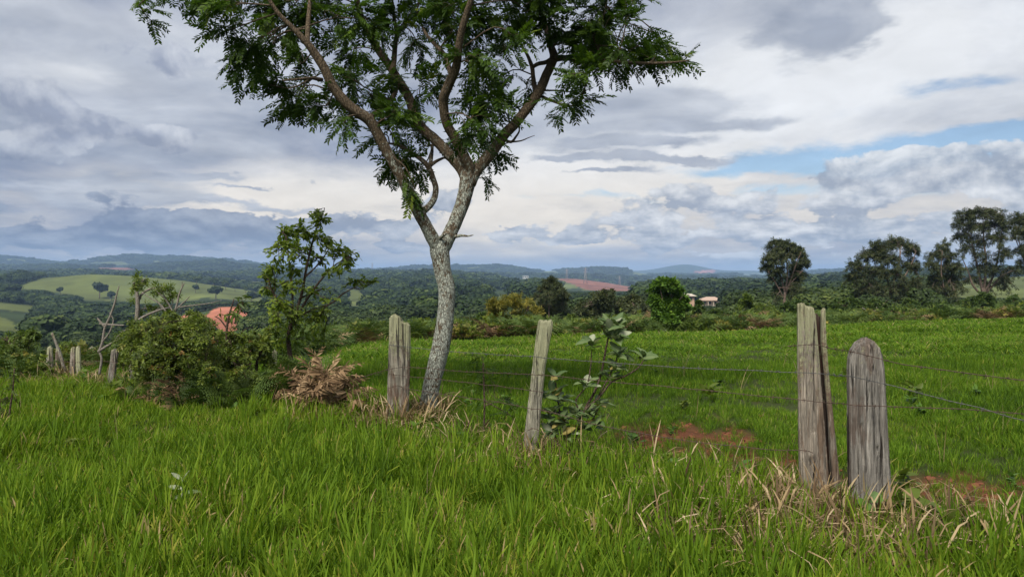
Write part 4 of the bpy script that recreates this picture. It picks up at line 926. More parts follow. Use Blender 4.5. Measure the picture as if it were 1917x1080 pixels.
SPR = [spray(6, .22, s) for s in range(4)]; SPR_N = [spray(7, .12, 20 + s) for s in range(4)]; SPR_R = [spray(7, .30, 40 + s, .9) for s in range(4)]
def build_left():
    rng = np.random.default_rng(77)
    global LIMB_K
    LIMB_K = .66
    # sapling with glossy leaves
    d = 10.8; L = [px_limb([(546, 712, 7), (545, 680, 7), (541, 650, 6.5), (540, 628, 6), (546, 605, 6)], d)]
    for pts, dd in (([(546, 612, 5), (556, 580, 4.5), (566, 545, 4), (573, 505, 3.5), (582, 465, 3), (592, 430, 2.2), (600, 405, 1.2)], .1), ([(545, 612, 4), (548, 570, 3.5), (545, 520, 3), (540, 480, 2.4), (535, 440, 1.5)], .3),
                    ([(552, 600, 4), (575, 560, 3.4), (600, 525, 2.8), (625, 498, 2.2), (655, 480, 1.3)], -.3), ([(545, 605, 3.5), (530, 580, 3), (515, 555, 2.5), (503, 528, 1.8)], -.3), ([(553, 596, 3.5), (585, 580, 2.8), (620, 568, 2.3), (645, 548, 1.8), (682, 530, 1)], .2),
                    ([(570, 520, 2.6), (600, 490, 2), (622, 455, 1.3)], .5), ([(560, 560, 2.5), (590, 545, 2), (610, 540, 1.2)], .6)):
        L.append(px_limb(pts, (d, d + dd)))
    CL = [(597, 412, 22, 16, 60), (570, 432, 26, 20, 70), (538, 440, 24, 20, 64), (522, 470, 26, 22, 70), (560, 470, 30, 22, 66), (602, 450, 26, 20, 60), (628, 470, 26, 16, 56), (655, 482, 20, 15, 46), (642, 498, 20, 10, 26), (508, 500, 22, 20, 44), (550, 505, 26, 18, 40), (590, 490, 26, 16, 40),
          (500, 535, 22, 18, 40), (530, 545, 26, 18, 34), (515, 570, 22, 16, 24), (620, 515, 20, 12, 18), (660, 530, 22, 10, 26), (690, 524, 18, 10, 20), (600, 545, 30, 14, 18), (575, 580, 26, 16, 14), (620, 565, 22, 10, 12), (555, 540, 30, 20, 24), (495, 515, 14, 12, 16), (585, 400, 12, 8, 14), (545, 590, 34, 20, 50), (580, 610, 30, 18, 40), (520, 605, 26, 18, 36), (600, 590, 24, 14, 24), (555, 635, 34, 16, 40), (590, 640, 26, 14, 30), (525, 640, 24, 14, 30)]
    plant('sapling', 'slender young tree with bright glossy leaves rising behind the ferns', 'tree', L, px_clumps(CL, d, rng, 1.1, 3.2, .3), [leaf_simple(.23, .05, .12, 3)], 0.078, M_TWIG, M_SAP, rng, per=9, sides=12, tint=(.5, .22), main_r=.007, sub_r=.0035, droop=.05)
    LIMB_K = 1.0
    # big rounded bush
    d = 9.9; L = [px_limb([(330, 752, 5), (335, 715, 4.5), (340, 680, 4)], d)]
    for pts, dd in (([(340, 690, 3.5), (320, 650, 3), (300, 615, 2)], .3), ([(340, 690, 3.5), (360, 640, 3), (375, 600, 2)], -.2), ([(340, 700, 3.5), (390, 665, 3), (430, 640, 2)], .2), ([(335, 710, 3), (290, 680, 2.5), (260, 650, 2)], -.3), ([(345, 715, 3), (410, 700, 2.5), (470, 680, 1.5)], -.2)):
        L.append(px_limb(pts, (d, d + dd)))
    CL = [(*c[:5], -.55) for c in clumps_in(rng, 345, 690, 95, 40, 26, 26, 40)] + clumps_in(rng, 350, 655, 115, 62, 50, 30, 44) + clumps_in(rng, 325, 612, 44, 22, 12, 22, 34) + clumps_in(rng, 430, 680, 60, 35, 14, 28, 34) + clumps_in(rng, 270, 690, 40, 40, 10, 26, 34)
    plant('bush', 'large dense bush with small dark leaves in the middle of the left thicket', 'bush', L, px_clumps(CL, d, rng, 1.0, 1.7, .5), SPR, 0.092, M_TWIG, M_BUSH, rng, per=8, sides=8, tint=(.45, .24), main_r=.006, sub_r=.003)
    # scrubby small tree with yellow-green top
    d = 11.0; L = [px_limb([(252, 712, 8), (250, 680, 8), (249, 650, 7), (248, 625, 6)], d), px_limb([(262, 712, 5.5), (263, 690, 6), (266, 660, 5), (262, 630, 5)], d + .2)]
    for pts, dd in (([(249, 630, 5), (255, 605, 4.5), (258, 575, 4), (256, 545, 3), (250, 528, 2)], 0), ([(257, 585, 3), (262, 555, 2.5), (285, 540, 2), (310, 545, 1.3)], .2), ([(258, 600, 3), (275, 590, 2.5), (300, 580, 2), (320, 575, 1.2)], -.2), ([(264, 640, 3.5), (246, 612, 3), (240, 600, 2)], -.2)):
        L.append(px_limb(pts, (d, d + dd)))
    CL = [(252, 530, 14, 12, 40), (268, 522, 18, 10, 36), (300, 535, 22, 14, 46), (318, 548, 20, 12, 36), (285, 552, 22, 10, 24), (275, 580, 26, 12, 36), (308, 572, 20, 12, 30), (250, 555, 10, 12, 16), (240, 625, 22, 14, 30), (215, 635, 16, 10, 16), (252, 600, 16, 12, 16)]
    plant('scrub_tree', 'scrubby small tree with a yellow-green tufted top and grey double trunk', 'tree', L, px_clumps(CL, d, rng, 1.0, .8, .2), SPR_N, 0.13, M_DEAD, M_YBUSH, rng, per=8, sides=12, trunks=2, tint=(.5, .22), main_r=.008, sub_r=.004)
    # slim plant with drooping narrow leaves against the red earth
    d = 9.7; L = [px_limb([(424, 660, 2.5), (424, 630, 2.4), (426, 605, 2.2), (432, 580, 1.6), (438, 560, 1.2)], d), px_limb([(425, 615, 1.5), (412, 598, 1.2), (402, 592, .8)], d), px_limb([(427, 605, 1.5), (440, 592, 1.2), (450, 585, .8)], d)]
    CL = [(440, 562, 24, 16, 44), (420, 590, 22, 12, 34), (445, 590, 18, 12, 26), (460, 560, 14, 12, 18)]
    plant('slender_shrub', 'slender shrub with narrow drooping leaves in front of the red earth bank', 'shrub', L, px_clumps(CL, d, rng, 1.0, .7, .1), [leaf_simple(.11, .03, .2, 3)], 0.12, M_TWIG, M_YBUSH, rng, per=8, sides=8, tint=(.4, .2), droop=.55, main_r=.005, sub_r=.003)
    # spreading shrub between bush and sapling
    d = 10.1; L = [px_limb([(478, 720, 3), (480, 690, 3), (484, 660, 2.5)], d), px_limb([(482, 675, 2), (470, 645, 1.6), (462, 628, 1)], d), px_limb([(484, 668, 2), (500, 640, 1.6), (508, 622, 1)], d)]
    plant('shrub', 'low leafy shrub between the big bush and the sapling', 'shrub', L, px_clumps(clumps_in(rng, 485, 645, 38, 34, 12, 18, 22), d, rng, 1.0, .8, .2), SPR, 0.11, M_TWIG, M_BUSH, rng, per=7, sides=8, tint=(.5, .22), main_r=.005, sub_r=.003)
    # round shrub far left
    d = 14.4; L = [px_limb([(40, 705, 3), (42, 680, 3), (40, 655, 2.5)], d), px_limb([(41, 675, 2), (60, 640, 1.5), (66, 620, 1)], d), px_limb([(41, 675, 2), (20, 645, 1.5), (12, 630, 1)], d)]
    plant('bush', 'rounded light green bush left of the old post cluster', 'bush', L, px_clumps(clumps_in(rng, 42, 655, 36, 34, 20, 18, 40) + clumps_in(rng, -10, 665, 30, 30, 8, 18, 36), d, rng, 1.0, 1.0, .4), SPR, 0.125, M_TWIG, M_YBUSH, rng, per=8, sides=8, tint=(.35, .22), main_r=.006, sub_r=.003)
    d = 15.2; L = [px_limb([(185, 700, 3), (186, 680, 3), (188, 665, 2.5)], d), px_limb([(186, 685, 2), (172, 672, 1.5)], d)]
    plant('bush', 'low yellow-green bush between the dead branches and the post stub', 'bush', L, px_clumps(clumps_in(rng, 180, 676, 24, 14, 10, 14, 30) + clumps_in(rng, 122, 640, 12, 12, 4, 10, 24), d, rng, 1.0, .9, .3), SPR, 0.12, M_TWIG, M_YBUSH, rng, per=8, sides=8, tint=(.45, .22), main_r=.006, sub_r=.003)
    # dead bleached branches
    def dead(label, d, limbs, base):
        root = empty('dead_branches', base); tag(root, label, 'dead branches')
        for l in limbs:
            m = MB(); tube(m, spline(px_limb(l, d), 6 * len(l)), 6, .08); m.build('branch', M_DEAD, root)
    dead('bleached dead branches with a crooked fork left of the big bush', 11.6, [[(185, 660, 2.6), (192, 640, 2.4), (196, 615, 2.2), (205, 595, 2), (214, 570, 1.8), (218, 553, 1.4), (223, 535, .8)], [(196, 612, 2), (186, 600, 1.8), (182, 595, .8)], [(186, 606, 1.8), (210, 608, 1.8), (232, 609, 1.4)], [(184, 658, 2.6), (205, 645, 2.4), (228, 632, 2)], [(193, 638, 1.5), (205, 622, 1.3), (212, 600, 1), (205, 585, .6)], [(184, 655, 2), (190, 672, 2), (186, 700, 2.4)]], P(186, 700, 11.6))
    dead('tangle of bare grey twigs on top of the big bush', 10.6, [[(318, 640, 2.4), (322, 600, 2.2), (330, 575, 2), (336, 550, 1.6), (345, 530, 1)], [(322, 598, 1.6), (300, 570, 1.4), (285, 560, 1), (266, 548, .6)], [(328, 580, 1.4), (345, 565, 1.2), (355, 555, .7)], [(326, 588, 1.6), (310, 560, 1.3), (296, 548, .9), (290, 538, .5)], [(333, 560, 1.2), (340, 540, 1), (341, 528, .6)], [(330, 576, 1.4), (350, 573, 1.2), (390, 568, .9), (415, 562, .5)], [(322, 602, 1.3), (312, 585, 1), (304, 572, .6)]], P(318, 640, 10.6))
    # ferns under and around
    k = 0
    spots = [(395, 742, 9.2, 13, .62, 0, 'dark green bracken at the front foot of the big bush'), (440, 752, 9.0, 12, .6, .05, 'green bracken with long drooping fronds between bush and dead fern heap'), (345, 765, 9.1, 11, .5, .35, 'half-withered bracken at the left foot of the big bush'),
             (285, 755, 9.4, 12, .45, .8, 'reddish brown withered fern left of the bush foot'), (255, 745, 9.8, 10, .45, .5, 'mixed green and brown fern behind the leaning plank post'), (480, 745, 9.3, 11, .55, .1, 'bracken in front of the low leafy shrub'), (505, 742, 9.5, 10, .5, .45, 'bracken with several dead fronds left of the straw-brown heap'),
             (570, 700, 10.2, 13, .72, 0, 'tall green ferns hiding the sapling foot'), (605, 695, 10.2, 12, .66, 0, 'arching green fern right of the sapling foot'), (540, 715, 10.0, 12, .62, .05, 'fern clump just left of the sapling trunk'), (640, 715, 9.6, 9, .45, .15, 'small fern at the right edge of the thicket'),
             (420, 715, 9.7, 12, .62, 0, 'bracken standing midway up the front of the big bush'), (320, 735, 9.4, 11, .5, .55, 'mixed brown and green fern below the big bush')]
    for px, py, dd, n, Lf, dry, lb in spots:
        fern(lb, px, py + 6, dd - .2, n, Lf * 1.02, rng, dry * .8)
    # heap of dead fern fronds
    b = P(605, 775, 8.7); b[2] = gz(b[0], b[1]); root = empty('dead_fern_heap', b); tag(root, 'straw-brown heap of dead fern fronds left of the split post', 'dead fern')
    for q in range(64):
        at = P(rng.normal(602, 26), rng.uniform(722, 785), 8.7 + rng.normal() * .16); a = rng.uniform(0, 6.28); e = math.radians(rng.uniform(5, 80)); part('frond', FROND_DRY[q % 2], root, at, (math.cos(a) * math.cos(e), math.sin(a) * math.cos(e), math.sin(e)), (rng.normal() * .6, -.6 + rng.normal() * .5, 1), rng.uniform(.24, .50))
    # tall dark weed at the left edge
    d = 7.6; L = [px_limb([(14, 805, 2), (18, 770, 1.8), (24, 730, 1.5), (27, 690, 1)], d), px_limb([(12, 800, 1.5), (2, 770, 1.2), (-6, 740, .8)], d)]
    plant('weed', 'dark upright weed with short drooping leaves at the left edge', 'weed', L, px_clumps([(26, 700, 8, 14, 14), (24, 725, 14, 14, 24), (20, 750, 18, 14, 30), (12, 770, 20, 12, 30), (0, 755, 14, 14, 20), (22, 776, 14, 10, 14)], d, rng, 1, 1, .05), [leaf_simple(.16, .03, .25, 3)], 0.055, M_TWIG, M_BUSH, rng, per=7, sides=6, tint=(.2, .15), droop=.4, main_r=.003, sub_r=.002)
build_left()

# broad-leaved shrub between the pale post and the brown post
def big_leaf_mesh(name, mat, w, curl, fold):
    V, Q, T = leaf_simple(w, fold, curl, 8, .9); mb = MB(); t = V[:, 0]; V = V.copy(); V[:, 2] += .018 * np.sin(t * 40) * np.abs(V[:, 1]) / w
    mb.add(V, Q, T, np.where(np.abs(V[:, 1]) < 1e-6, .9, .45)); tube(mb, [(-.12, 0, .02, .012), (0, 0, 0, .012), (.6, 0, -curl * .36 - .004, .007), (.95, 0, -curl * .9 - .004, .003)], 4, tint=1.0, cap=False)
    return mb.mesh(name, mat)
M_BIG = leaf_mat('felted_grey_green_leaf', [(0.0, (0.045, 0.08, 0.028)), (0.5, (0.080, 0.130, 0.045)), (1.0, (0.17, 0.22, 0.09))], trans=.25, rough=.6, spec=.25, patch=(14, .5), inst=.35)
M_BIGY = leaf_mat('yellowing_leaf', [(0.0, (0.11, 0.09, 0.03)), (0.5, (0.20, 0.16, 0.04)), (1.0, (0.32, 0.26, 0.09))], trans=.25, rough=.6, patch=(18, .9))
M_BIGP = leaf_mat('pale_leaf_underside', [(0.0, (0.16, 0.19, 0.11)), (0.5, (0.24, 0.27, 0.17)), (1.0, (0.36, 0.38, 0.26))], trans=.2, rough=.7, patch=(14, .4))
BIG = [big_leaf_mesh('leaf', M_BIG, .20, .1, .05), big_leaf_mesh('leaf', M_BIG, .23, .22, .09), big_leaf_mesh('leaf', M_BIGP, .25, -.08, .06), big_leaf_mesh('leaf', M_BIGY, .27, .15, .05)]
def build_shrub():
    rng = np.random.default_rng(9); d = 6.6; base = P(1068, 870, d); base[2] = gz(base[0], base[1])
    root = empty('broad_leaved_shrub', base); tag(root, 'shrub with large felted grey-green leaves right of the pale leaning post', 'shrub')
    for l in ([(1066, 872, 3.2), (1075, 830, 3), (1082, 795, 2.8), (1095, 765, 2.6), (1112, 735, 2.4), (1125, 700, 2.2), (1132, 665, 2), (1138, 635, 1.7), (1146, 606, 1.2)], [(1075, 835, 2.4), (1090, 775, 2.2), (1120, 745, 2), (1145, 715, 1.7), (1172, 703, 1.5), (1195, 688, 1.3), (1206, 672, 1)], [(1090, 775, 1.8), (1078, 750, 1.5), (1098, 722, 1.3), (1105, 690, 1.2), (1108, 655, .9)],
              [(1120, 742, 1.6), (1140, 705, 1.4), (1152, 680, 1.3), (1158, 655, 1)], [(1068, 850, 2.2), (1052, 800, 2), (1046, 760, 1.6), (1040, 715, 1.1)], [(1080, 805, 1.8), (1105, 790, 1.5), (1120, 765, 1.2)], [(1064, 860, 1.8), (1045, 830, 1.5), (1030, 790, 1)]):
        m = MB(); tube(m, spline(px_limb(l, (d, d + rng.uniform(-.15, .15))), 5 * len(l)), 7, .06, tint=.3); m.build('stem', M_TWIG, root)
    R = [(1146, 612, 13, 22, .0), (1150, 630, 9, 20, .0), (1110, 645, 5, 14, .0), (1158, 662, 7, 14, .05), (1205, 668, 5, 14, 0), (1152, 690, 5, 12, .05), (1143, 708, 3, 8, 0), (1098, 720, 4, 10, .05), (1040, 708, 4, 12, .2), (1035, 738, 6, 18, .05), (1050, 750, 6, 16, .05), (1030, 775, 6, 16, .05), (1052, 790, 7, 18, .1), (1075, 775, 5, 14, .05), (1105, 775, 6, 14, .12), (1090, 800, 6, 14, .4), (1115, 795, 4, 10, .3), (1060, 812, 6, 18, .15), (1035, 808, 4, 12, .1), (1120, 758, 4, 10, .2)]
    for cx, cy, n, sp, yel in R:
        a0 = rng.random() * 6.28
        for k in range(int(n * 2.3 + .5)):
            a = a0 + 2.4 * k; e = rng.uniform(-.25, .95); c = P(cx + rng.normal() * sp * .25, cy + rng.normal() * sp * .25, d + rng.normal() * .06)
            x = (math.cos(a) * math.cos(e), math.sin(a) * math.cos(e), math.sin(e)); q = rng.random(); ms = BIG[3] if q < yel else (BIG[2] if q > .86 else BIG[k % 2])
            part('leaf', ms, root, c, x, (rng.normal() * .3, -.25 + rng.normal() * .3, 1), rng.uniform(.10, .155))
    # small pale seedling in the front grass
    s = P(340, 948, 4.9); s[2] = gz(s[0], s[1]); top = P(341, 898, 4.9); r2 = empty('seedling', s); tag(r2, 'lone pale seedling with five soft leaves in the front grass', 'seedling')
    m = MB(); tube(m, spline([(*s, .006), (*((s + top) / 2), .005), (*top, .003)], 8), 6, tint=.8); m.build('stem', M_BIGP, r2)
    for a, e, f, L in ((2.9, .55, 1.0, .085), (.35, .75, 1.0, .09), (3.3, .1, .75, .10), (.1, .18, .62, .13), (3.5, -.05, .5, .10), (.3, -.2, .35, .07)):
        part('leaf', BIG[2] if L < .12 else BIG[0], r2, s + (top - s) * f, (math.cos(a) * math.cos(e), -math.sin(a) * .5, math.sin(e)), (0, -.3, 1), L)
    # thin feathery seedling tree between the posts
    d2 = 7.4; L = [px_limb([(905, 815, 2.2), (907, 770, 2), (906, 720, 1.8), (904, 680, 1.3)], d2), px_limb([(906, 760, 1.2), (930, 752, 1), (955, 745, .7)], d2), px_limb([(906, 750, 1.2), (935, 765, 1), (960, 780, .6)], d2)]
    plant('seedling_tree', 'thin seedling with feathery dark leaves between the split and pale posts', 'seedling', L, px_clumps([(903, 668, 16, 7, 12), (902, 688, 18, 8, 10), (908, 706, 12, 8, 6), (940, 745, 22, 10, 8), (950, 775, 20, 10, 8), (890, 745, 14, 8, 4)], d2, rng, 1, 1, .05), [leaf_pinnate(7, 3)], .13, M_TWIG, M_TREELEAF, rng, per=4, sides=6, tint=(.4, .2), main_r=.0025, sub_r=.0015)
    # climber with heart-shaped leaves at the grey post and corner weed
    hv, hq, ht = leaf_simple(.42, .05, .12, 5, .55); mh = MB(); mh.add(hv, hq, ht, .55); M_H = leaf_mat('fresh_heart_leaf', [(0, (.04, .08, .015)), (.6, (.08, .155, .022)), (1, (.12, .2, .03))], trans=.3, rough=.45, inst=.5); heart = mh.mesh('leaf', M_H)
    for nm, lb, cat, pts, d3, sz in (('creeper', 'green creeper with heart-shaped leaves at the foot of the grey post', 'creeper', [(1630, 930), (1650, 925), (1575, 905), (1640, 975), (1650, 985), (1630, 1000), (1660, 1010), (1605, 935), (1690, 1000), (1640, 950), (1625, 1020), (1672, 1035)], 4.55, .085),
                                 ('weed', 'leafy light green weed in the bottom right corner', 'weed', [(1850, 1050), (1870, 1035), (1890, 1055), (1910, 1040), (1900, 1070), (1875, 1065), (1860, 1075), (1840, 1068), (1912, 1075), (1890, 1025), (1825, 1040), (1880, 1078), (1930, 1050), (1925, 1075)], 4.25, .08)):
        q = P(*pts[0], d3); b = arr((q[0], q[1], gz(q[0], q[1]))); r3 = empty(nm, b); tag(r3, lb, cat)
        for px, py in pts:
            at = P(px, py, d3 + rng.normal() * .05); m = MB(); f = arr((at[0] + rng.normal() * .05, at[1] + .03, gz(at[0], at[1]))); tube(m, spline([(*f, .003), (*((f + at) / 2 + rng.normal(size=3) * .02), .0025), (*at, .0015)], 8), 5); m.build('stem', M_H, r3)
            a = rng.uniform(0, 6.28); part('leaf', heart, r3, at, (math.cos(a), math.sin(a), -.5), (0, -.7, .8), sz * rng.uniform(.7, 1.2))
build_shrub()
# ------------------------------------------------------------------ trees and bushes beyond the field
M_EUC = leaf_mat('gum_tree_leaves', [(0.0, (0.024, 0.034, 0.013)), (0.45, (0.050, 0.066, 0.022)), (0.8, (0.085, 0.10, 0.032)), (1.0, (0.13, 0.14, 0.05))], trans=.22, rough=.5, spec=.3)
M_BRIGHT = leaf_mat('fresh_green_leaves', [(0.0, (0.04, 0.085, 0.012)), (0.5, (0.085, 0.165, 0.018)), (1.0, (0.15, 0.24, 0.03))], trans=.3, rough=.5)
M_GOLD = leaf_mat('golden_grassy_leaves', [(0.0, (0.05, 0.065, 0.014)), (0.4, (0.125, 0.135, 0.024)), (1.0, (0.32, 0.26, 0.045))], trans=.25, rough=.6)
M_MID = leaf_mat('hedge_leaves', [(0.0, (0.03, 0.055, 0.014)), (0.5, (0.06, 0.10, 0.02)), (0.85, (0.105, 0.155, 0.028)), (1.0, (0.14, 0.17, 0.035))], trans=.25, rough=.55)
M_EBARK = bark_mat('gum_bark', (0.16, 0.11, 0.085), (0.33, 0.25, 0.20), (0.38, 0.36, 0.32), .6, .25)
def far_tree(name, label, cat, d, trunk, limbs, clumps, rng, leafm, leaf=None, size=.5, dens=1.0, group=None, spread=.8, tint=(.45, .22), per=9, bark=None, droop=.35, main_r=.05, sub_r=.02, depth=1.0):
    if name == 'gum_tree': clumps = [(c[0], c[1], c[2] * 1.2, c[3] * 1.25, c[4] * 1.15) for c in clumps]
    L = [px_limb(trunk, d)] + [px_limb(l, (d, d + rng.uniform(-spread, spread))) for l in limbs]
    return plant(name, label, cat, L, px_clumps(clumps, d, rng, depth, dens * 2.7, spread), leaf or SPR_N, size, bark or M_EBARK, leafm, rng, group=group, per=per, sides=8, rough=.05, tint=tint, main_r=main_r, sub_r=sub_r, droop=droop, smooth=False)
GT = 'tall gum trees beyond the field'
def build_mid():
    global LIMB_K
    LIMB_K = .6
    rng = np.random.default_rng(123)
    far_tree('gum_tree', 'lone tall gum tree with rounded crown, left of the other gum trees', 'tree', 72, [(1467, 600, 5), (1468, 570, 4.5), (1470, 545, 4)],
             [[(1470, 550, 3), (1462, 520, 2.5), (1450, 490, 1.8), (1442, 470, 1)], [(1470, 548, 3), (1474, 515, 2.5), (1472, 485, 1.8), (1466, 462, 1)], [(1470, 552, 3), (1482, 520, 2.4), (1492, 490, 1.6), (1500, 472, 1)], [(1468, 560, 2.4), (1455, 535, 1.8), (1438, 508, 1)], [(1471, 540, 2), (1490, 520, 1.6), (1504, 505, 1)]],
             [(1452, 462, 17, 12, 110), (1474, 462, 17, 12, 110), (1494, 474, 14, 12, 90), (1440, 482, 13, 10, 70), (1503, 492, 11, 10, 60), (1436, 500, 10, 8, 44), (1470, 485, 22, 14, 90), (1488, 502, 18, 13, 80), (1456, 508, 17, 11, 60), (1475, 525, 20, 13, 80), (1498, 515, 12, 10, 40), (1465, 545, 18, 12, 50), (1490, 545, 14, 14, 50), (1452, 560, 10, 10, 16), (1440, 520, 8, 8, 18)], rng, M_EUC, group=GT)
    far_tree('gum_tree', 'broad spreading gum tree in the middle of the row', 'tree', 76, [(1662, 592, 5), (1664, 565, 4.5), (1668, 545, 4)],
             [[(1668, 550, 3), (1660, 520, 2.5), (1648, 490, 1.8), (1640, 468, 1)], [(1668, 548, 3), (1678, 515, 2.5), (1684, 485, 1.8), (1688, 460, 1)], [(1668, 552, 3), (1692, 520, 2.4), (1708, 490, 1.6), (1715, 470, 1)], [(1664, 565, 2.6), (1630, 535, 2), (1610, 510, 1.2)], [(1668, 545, 2), (1700, 530, 1.6), (1722, 520, 1)]],
             [(1648, 462, 22, 12, 120), (1680, 455, 20, 13, 120), (1706, 465, 16, 11, 90), (1625, 480, 20, 12, 100), (1660, 485, 26, 14, 110), (1695, 490, 20, 12, 80), (1605, 500, 18, 12, 90), (1640, 510, 26, 14, 110), (1680, 515, 22, 13, 70), (1712, 500, 12, 10, 44), (1600, 525, 18, 14, 80), (1630, 540, 26, 16, 110), (1665, 545, 20, 14, 60), (1700, 540, 20, 16, 80), (1718, 530, 12, 14, 44), (1610, 560, 22, 14, 70), (1650, 565, 18, 10, 30), (1690, 565, 18, 12, 44)], rng, M_EUC, group=GT)
    far_tree('gum_tree', 'smaller dark gum tree between the broad one and the tallest', 'tree', 80, [(1772, 585, 4), (1772, 562, 3.6), (1768, 540, 3)],
             [[(1768, 545, 2.5), (1762, 510, 2), (1764, 470, 1)], [(1768, 545, 2.4), (1750, 520, 1.8), (1738, 500, 1)], [(1769, 540, 2.4), (1785, 510, 1.6), (1792, 490, 1)]],
             [(1764, 460, 12, 12, 56), (1748, 478, 14, 11, 64), (1775, 480, 18, 12, 84), (1742, 498, 14, 10, 56), (1768, 502, 22, 13, 96), (1792, 500, 14, 12, 56), (1750, 522, 18, 12, 80), (1780, 525, 20, 13, 84), (1760, 545, 22, 12, 84), (1790, 545, 16, 12, 56), (1745, 545, 12, 10, 36)], rng, M_EUC, group=GT)
    far_tree('gum_tree', 'tallest gum tree with several pale stems, right end of the row', 'tree', 84, [(1842, 582, 7), (1842, 560, 6.5), (1840, 540, 6)],
             [[(1840, 550, 4), (1832, 510, 3.2), (1822, 465, 2.4), (1812, 430, 1.2)], [(1841, 548, 4), (1846, 500, 3.2), (1842, 450, 2.2), (1840, 410, 1.2)], [(1842, 550, 4), (1862, 510, 3), (1872, 460, 2.2), (1876, 425, 1.2)], [(1840, 555, 3.4), (1822, 535, 3), (1815, 515, 2), (1800, 480, 1)], [(1844, 550, 3), (1872, 520, 2.2), (1888, 500, 1.2)]],
             [(1806, 402, 22, 11, 110), (1838, 397, 24, 11, 120), (1868, 402, 20, 12, 100), (1794, 420, 13, 10, 50), (1822, 422, 24, 13, 100), (1855, 425, 24, 13, 100), (1884, 420, 13, 12, 56), (1800, 445, 18, 12, 66), (1835, 450, 24, 14, 84), (1870, 450, 22, 14, 84), (1810, 470, 18, 12, 56), (1850, 480, 24, 14, 70), (1882, 478, 16, 13, 56), (1830, 500, 24, 14, 56), (1868, 505, 20, 12, 56), (1815, 520, 20, 12, 44), (1880, 530, 18, 14, 64), (1850, 535, 20, 14, 36), (1895, 510, 12, 14, 36)], rng, M_EUC, group=GT)
    far_tree('gum_tree', 'gum tree cut by the right edge of the picture', 'tree', 78, [(1935, 590, 5), (1932, 550, 4.5), (1928, 510, 4)],
             [[(1928, 520, 3), (1915, 480, 2.4), (1905, 440, 1.2)], [(1928, 515, 3), (1940, 470, 2.4), (1945, 430, 1.2)]],
             [(1900, 408, 14, 12, 60), (1925, 410, 20, 14, 84), (1905, 435, 16, 14, 70), (1935, 440, 22, 16, 84), (1910, 465, 18, 14, 64), (1940, 475, 24, 16, 84), (1915, 495, 16, 12, 44), (1945, 510, 22, 18, 70)], rng, M_EUC, group=GT)
    far_tree('gum_tree', 'slim dark gum tree rising behind the golden bush', 'tree', 62, [(1028, 612, 3), (1028, 580, 2.6), (1030, 555, 2.2)], [[(1030, 560, 1.6), (1032, 535, 1.2), (1028, 520, .7)], [(1029, 575, 1.6), (1016, 555, 1), (1008, 548, .6)], [(1030, 570, 1.6), (1045, 550, 1), (1052, 542, .6)]],
             [(1028, 526, 13, 9, 56), (1018, 540, 12, 9, 44), (1042, 538, 13, 10, 50), (1030, 555, 22, 12, 84), (1055, 550, 10, 9, 30), (1008, 560, 12, 10, 44), (1050, 568, 16, 12, 56), (1022, 578, 20, 12, 64), (1045, 588, 18, 10, 44)], rng, M_EUC, size=.42, group='trees behind the bracken bank')
    far_tree('round_tree', 'rounded olive-dark tree left of the fresh green tree, nearer the gum', 'tree', 58, [(1125, 612, 3), (1126, 595, 2.6), (1127, 580, 2)], [[(1127, 588, 1.6), (1115, 570, 1), (1108, 560, .6)], [(1127, 588, 1.6), (1140, 570, 1), (1148, 558, .6)], [(1127, 584, 1.5), (1128, 562, 1), (1126, 552, .6)]],
             clumps_in(rng, 1128, 567, 30, 18, 16, 13, 50) + clumps_in(rng, 1098, 580, 22, 14, 8, 12, 40), rng, M_EUC, leaf=SPR, size=.4, group='trees behind the bracken bank', tint=(.5, .2))
    far_tree('round_tree', 'rounded olive-dark tree close left of the fresh green tree', 'tree', 60, [(1178, 612, 3), (1178, 595, 2.6), (1180, 580, 2)], [[(1180, 588, 1.6), (1168, 572, 1), (1160, 565, .6)], [(1180, 588, 1.6), (1195, 572, 1), (1203, 565, .6)], [(1180, 585, 1.5), (1182, 565, 1), (1180, 555, .6)]],
             clumps_in(rng, 1182, 573, 30, 18, 16, 13, 50) + clumps_in(rng, 1208, 588, 14, 10, 4, 11, 34), rng, M_EUC, leaf=SPR, size=.4, group='trees behind the bracken bank', tint=(.55, .2))
    far_tree('fresh_green_tree', 'small fresh green leafy tree standing on the bracken bank', 'tree', 33, [(1243, 622, 3), (1243, 600, 2.8), (1246, 580, 2.4)], [[(1246, 586, 2), (1240, 560, 1.5), (1236, 540, .8)], [(1246, 585, 2), (1256, 555, 1.4), (1258, 530, .8)], [(1246, 592, 1.8), (1266, 570, 1.3), (1276, 556, .7)], [(1244, 600, 1.6), (1228, 580, 1.2), (1222, 565, .7)]],
             [(1240, 528, 14, 8, 64), (1255, 532, 12, 8, 54), (1228, 540, 12, 9, 54), (1246, 548, 20, 12, 100), (1268, 545, 12, 9, 54), (1230, 562, 16, 12, 80), (1258, 565, 18, 12, 90), (1278, 560, 10, 8, 40), (1240, 582, 18, 11, 70), (1266, 580, 14, 9, 54), (1284, 574, 10, 6, 24), (1232, 598, 14, 9, 44), (1255, 598, 14, 8, 34)], rng, M_BRIGHT, leaf=SPR_R, size=.30, spread=.4, tint=(.45, .24), main_r=.02, sub_r=.008)
    far_tree('young_tree', 'thin pale-stemmed young tree with light crown left of the lone gum', 'tree', 48, [(1398, 600, 1.4), (1396, 585, 1.2), (1396, 572, 1)], [[(1396, 578, .8), (1388, 568, .5)], [(1396, 576, .8), (1402, 562, .5)], [(1398, 598, 1), (1406, 586, .8), (1414, 578, .5)]],
             [(1400, 556, 10, 7, 36), (1390, 566, 9, 6, 30), (1404, 568, 10, 6, 30), (1416, 574, 8, 6, 22), (1385, 574, 6, 4, 12)], rng, M_YBUSH, leaf=SPR_R, size=.26, spread=.2, main_r=.012, sub_r=.006)
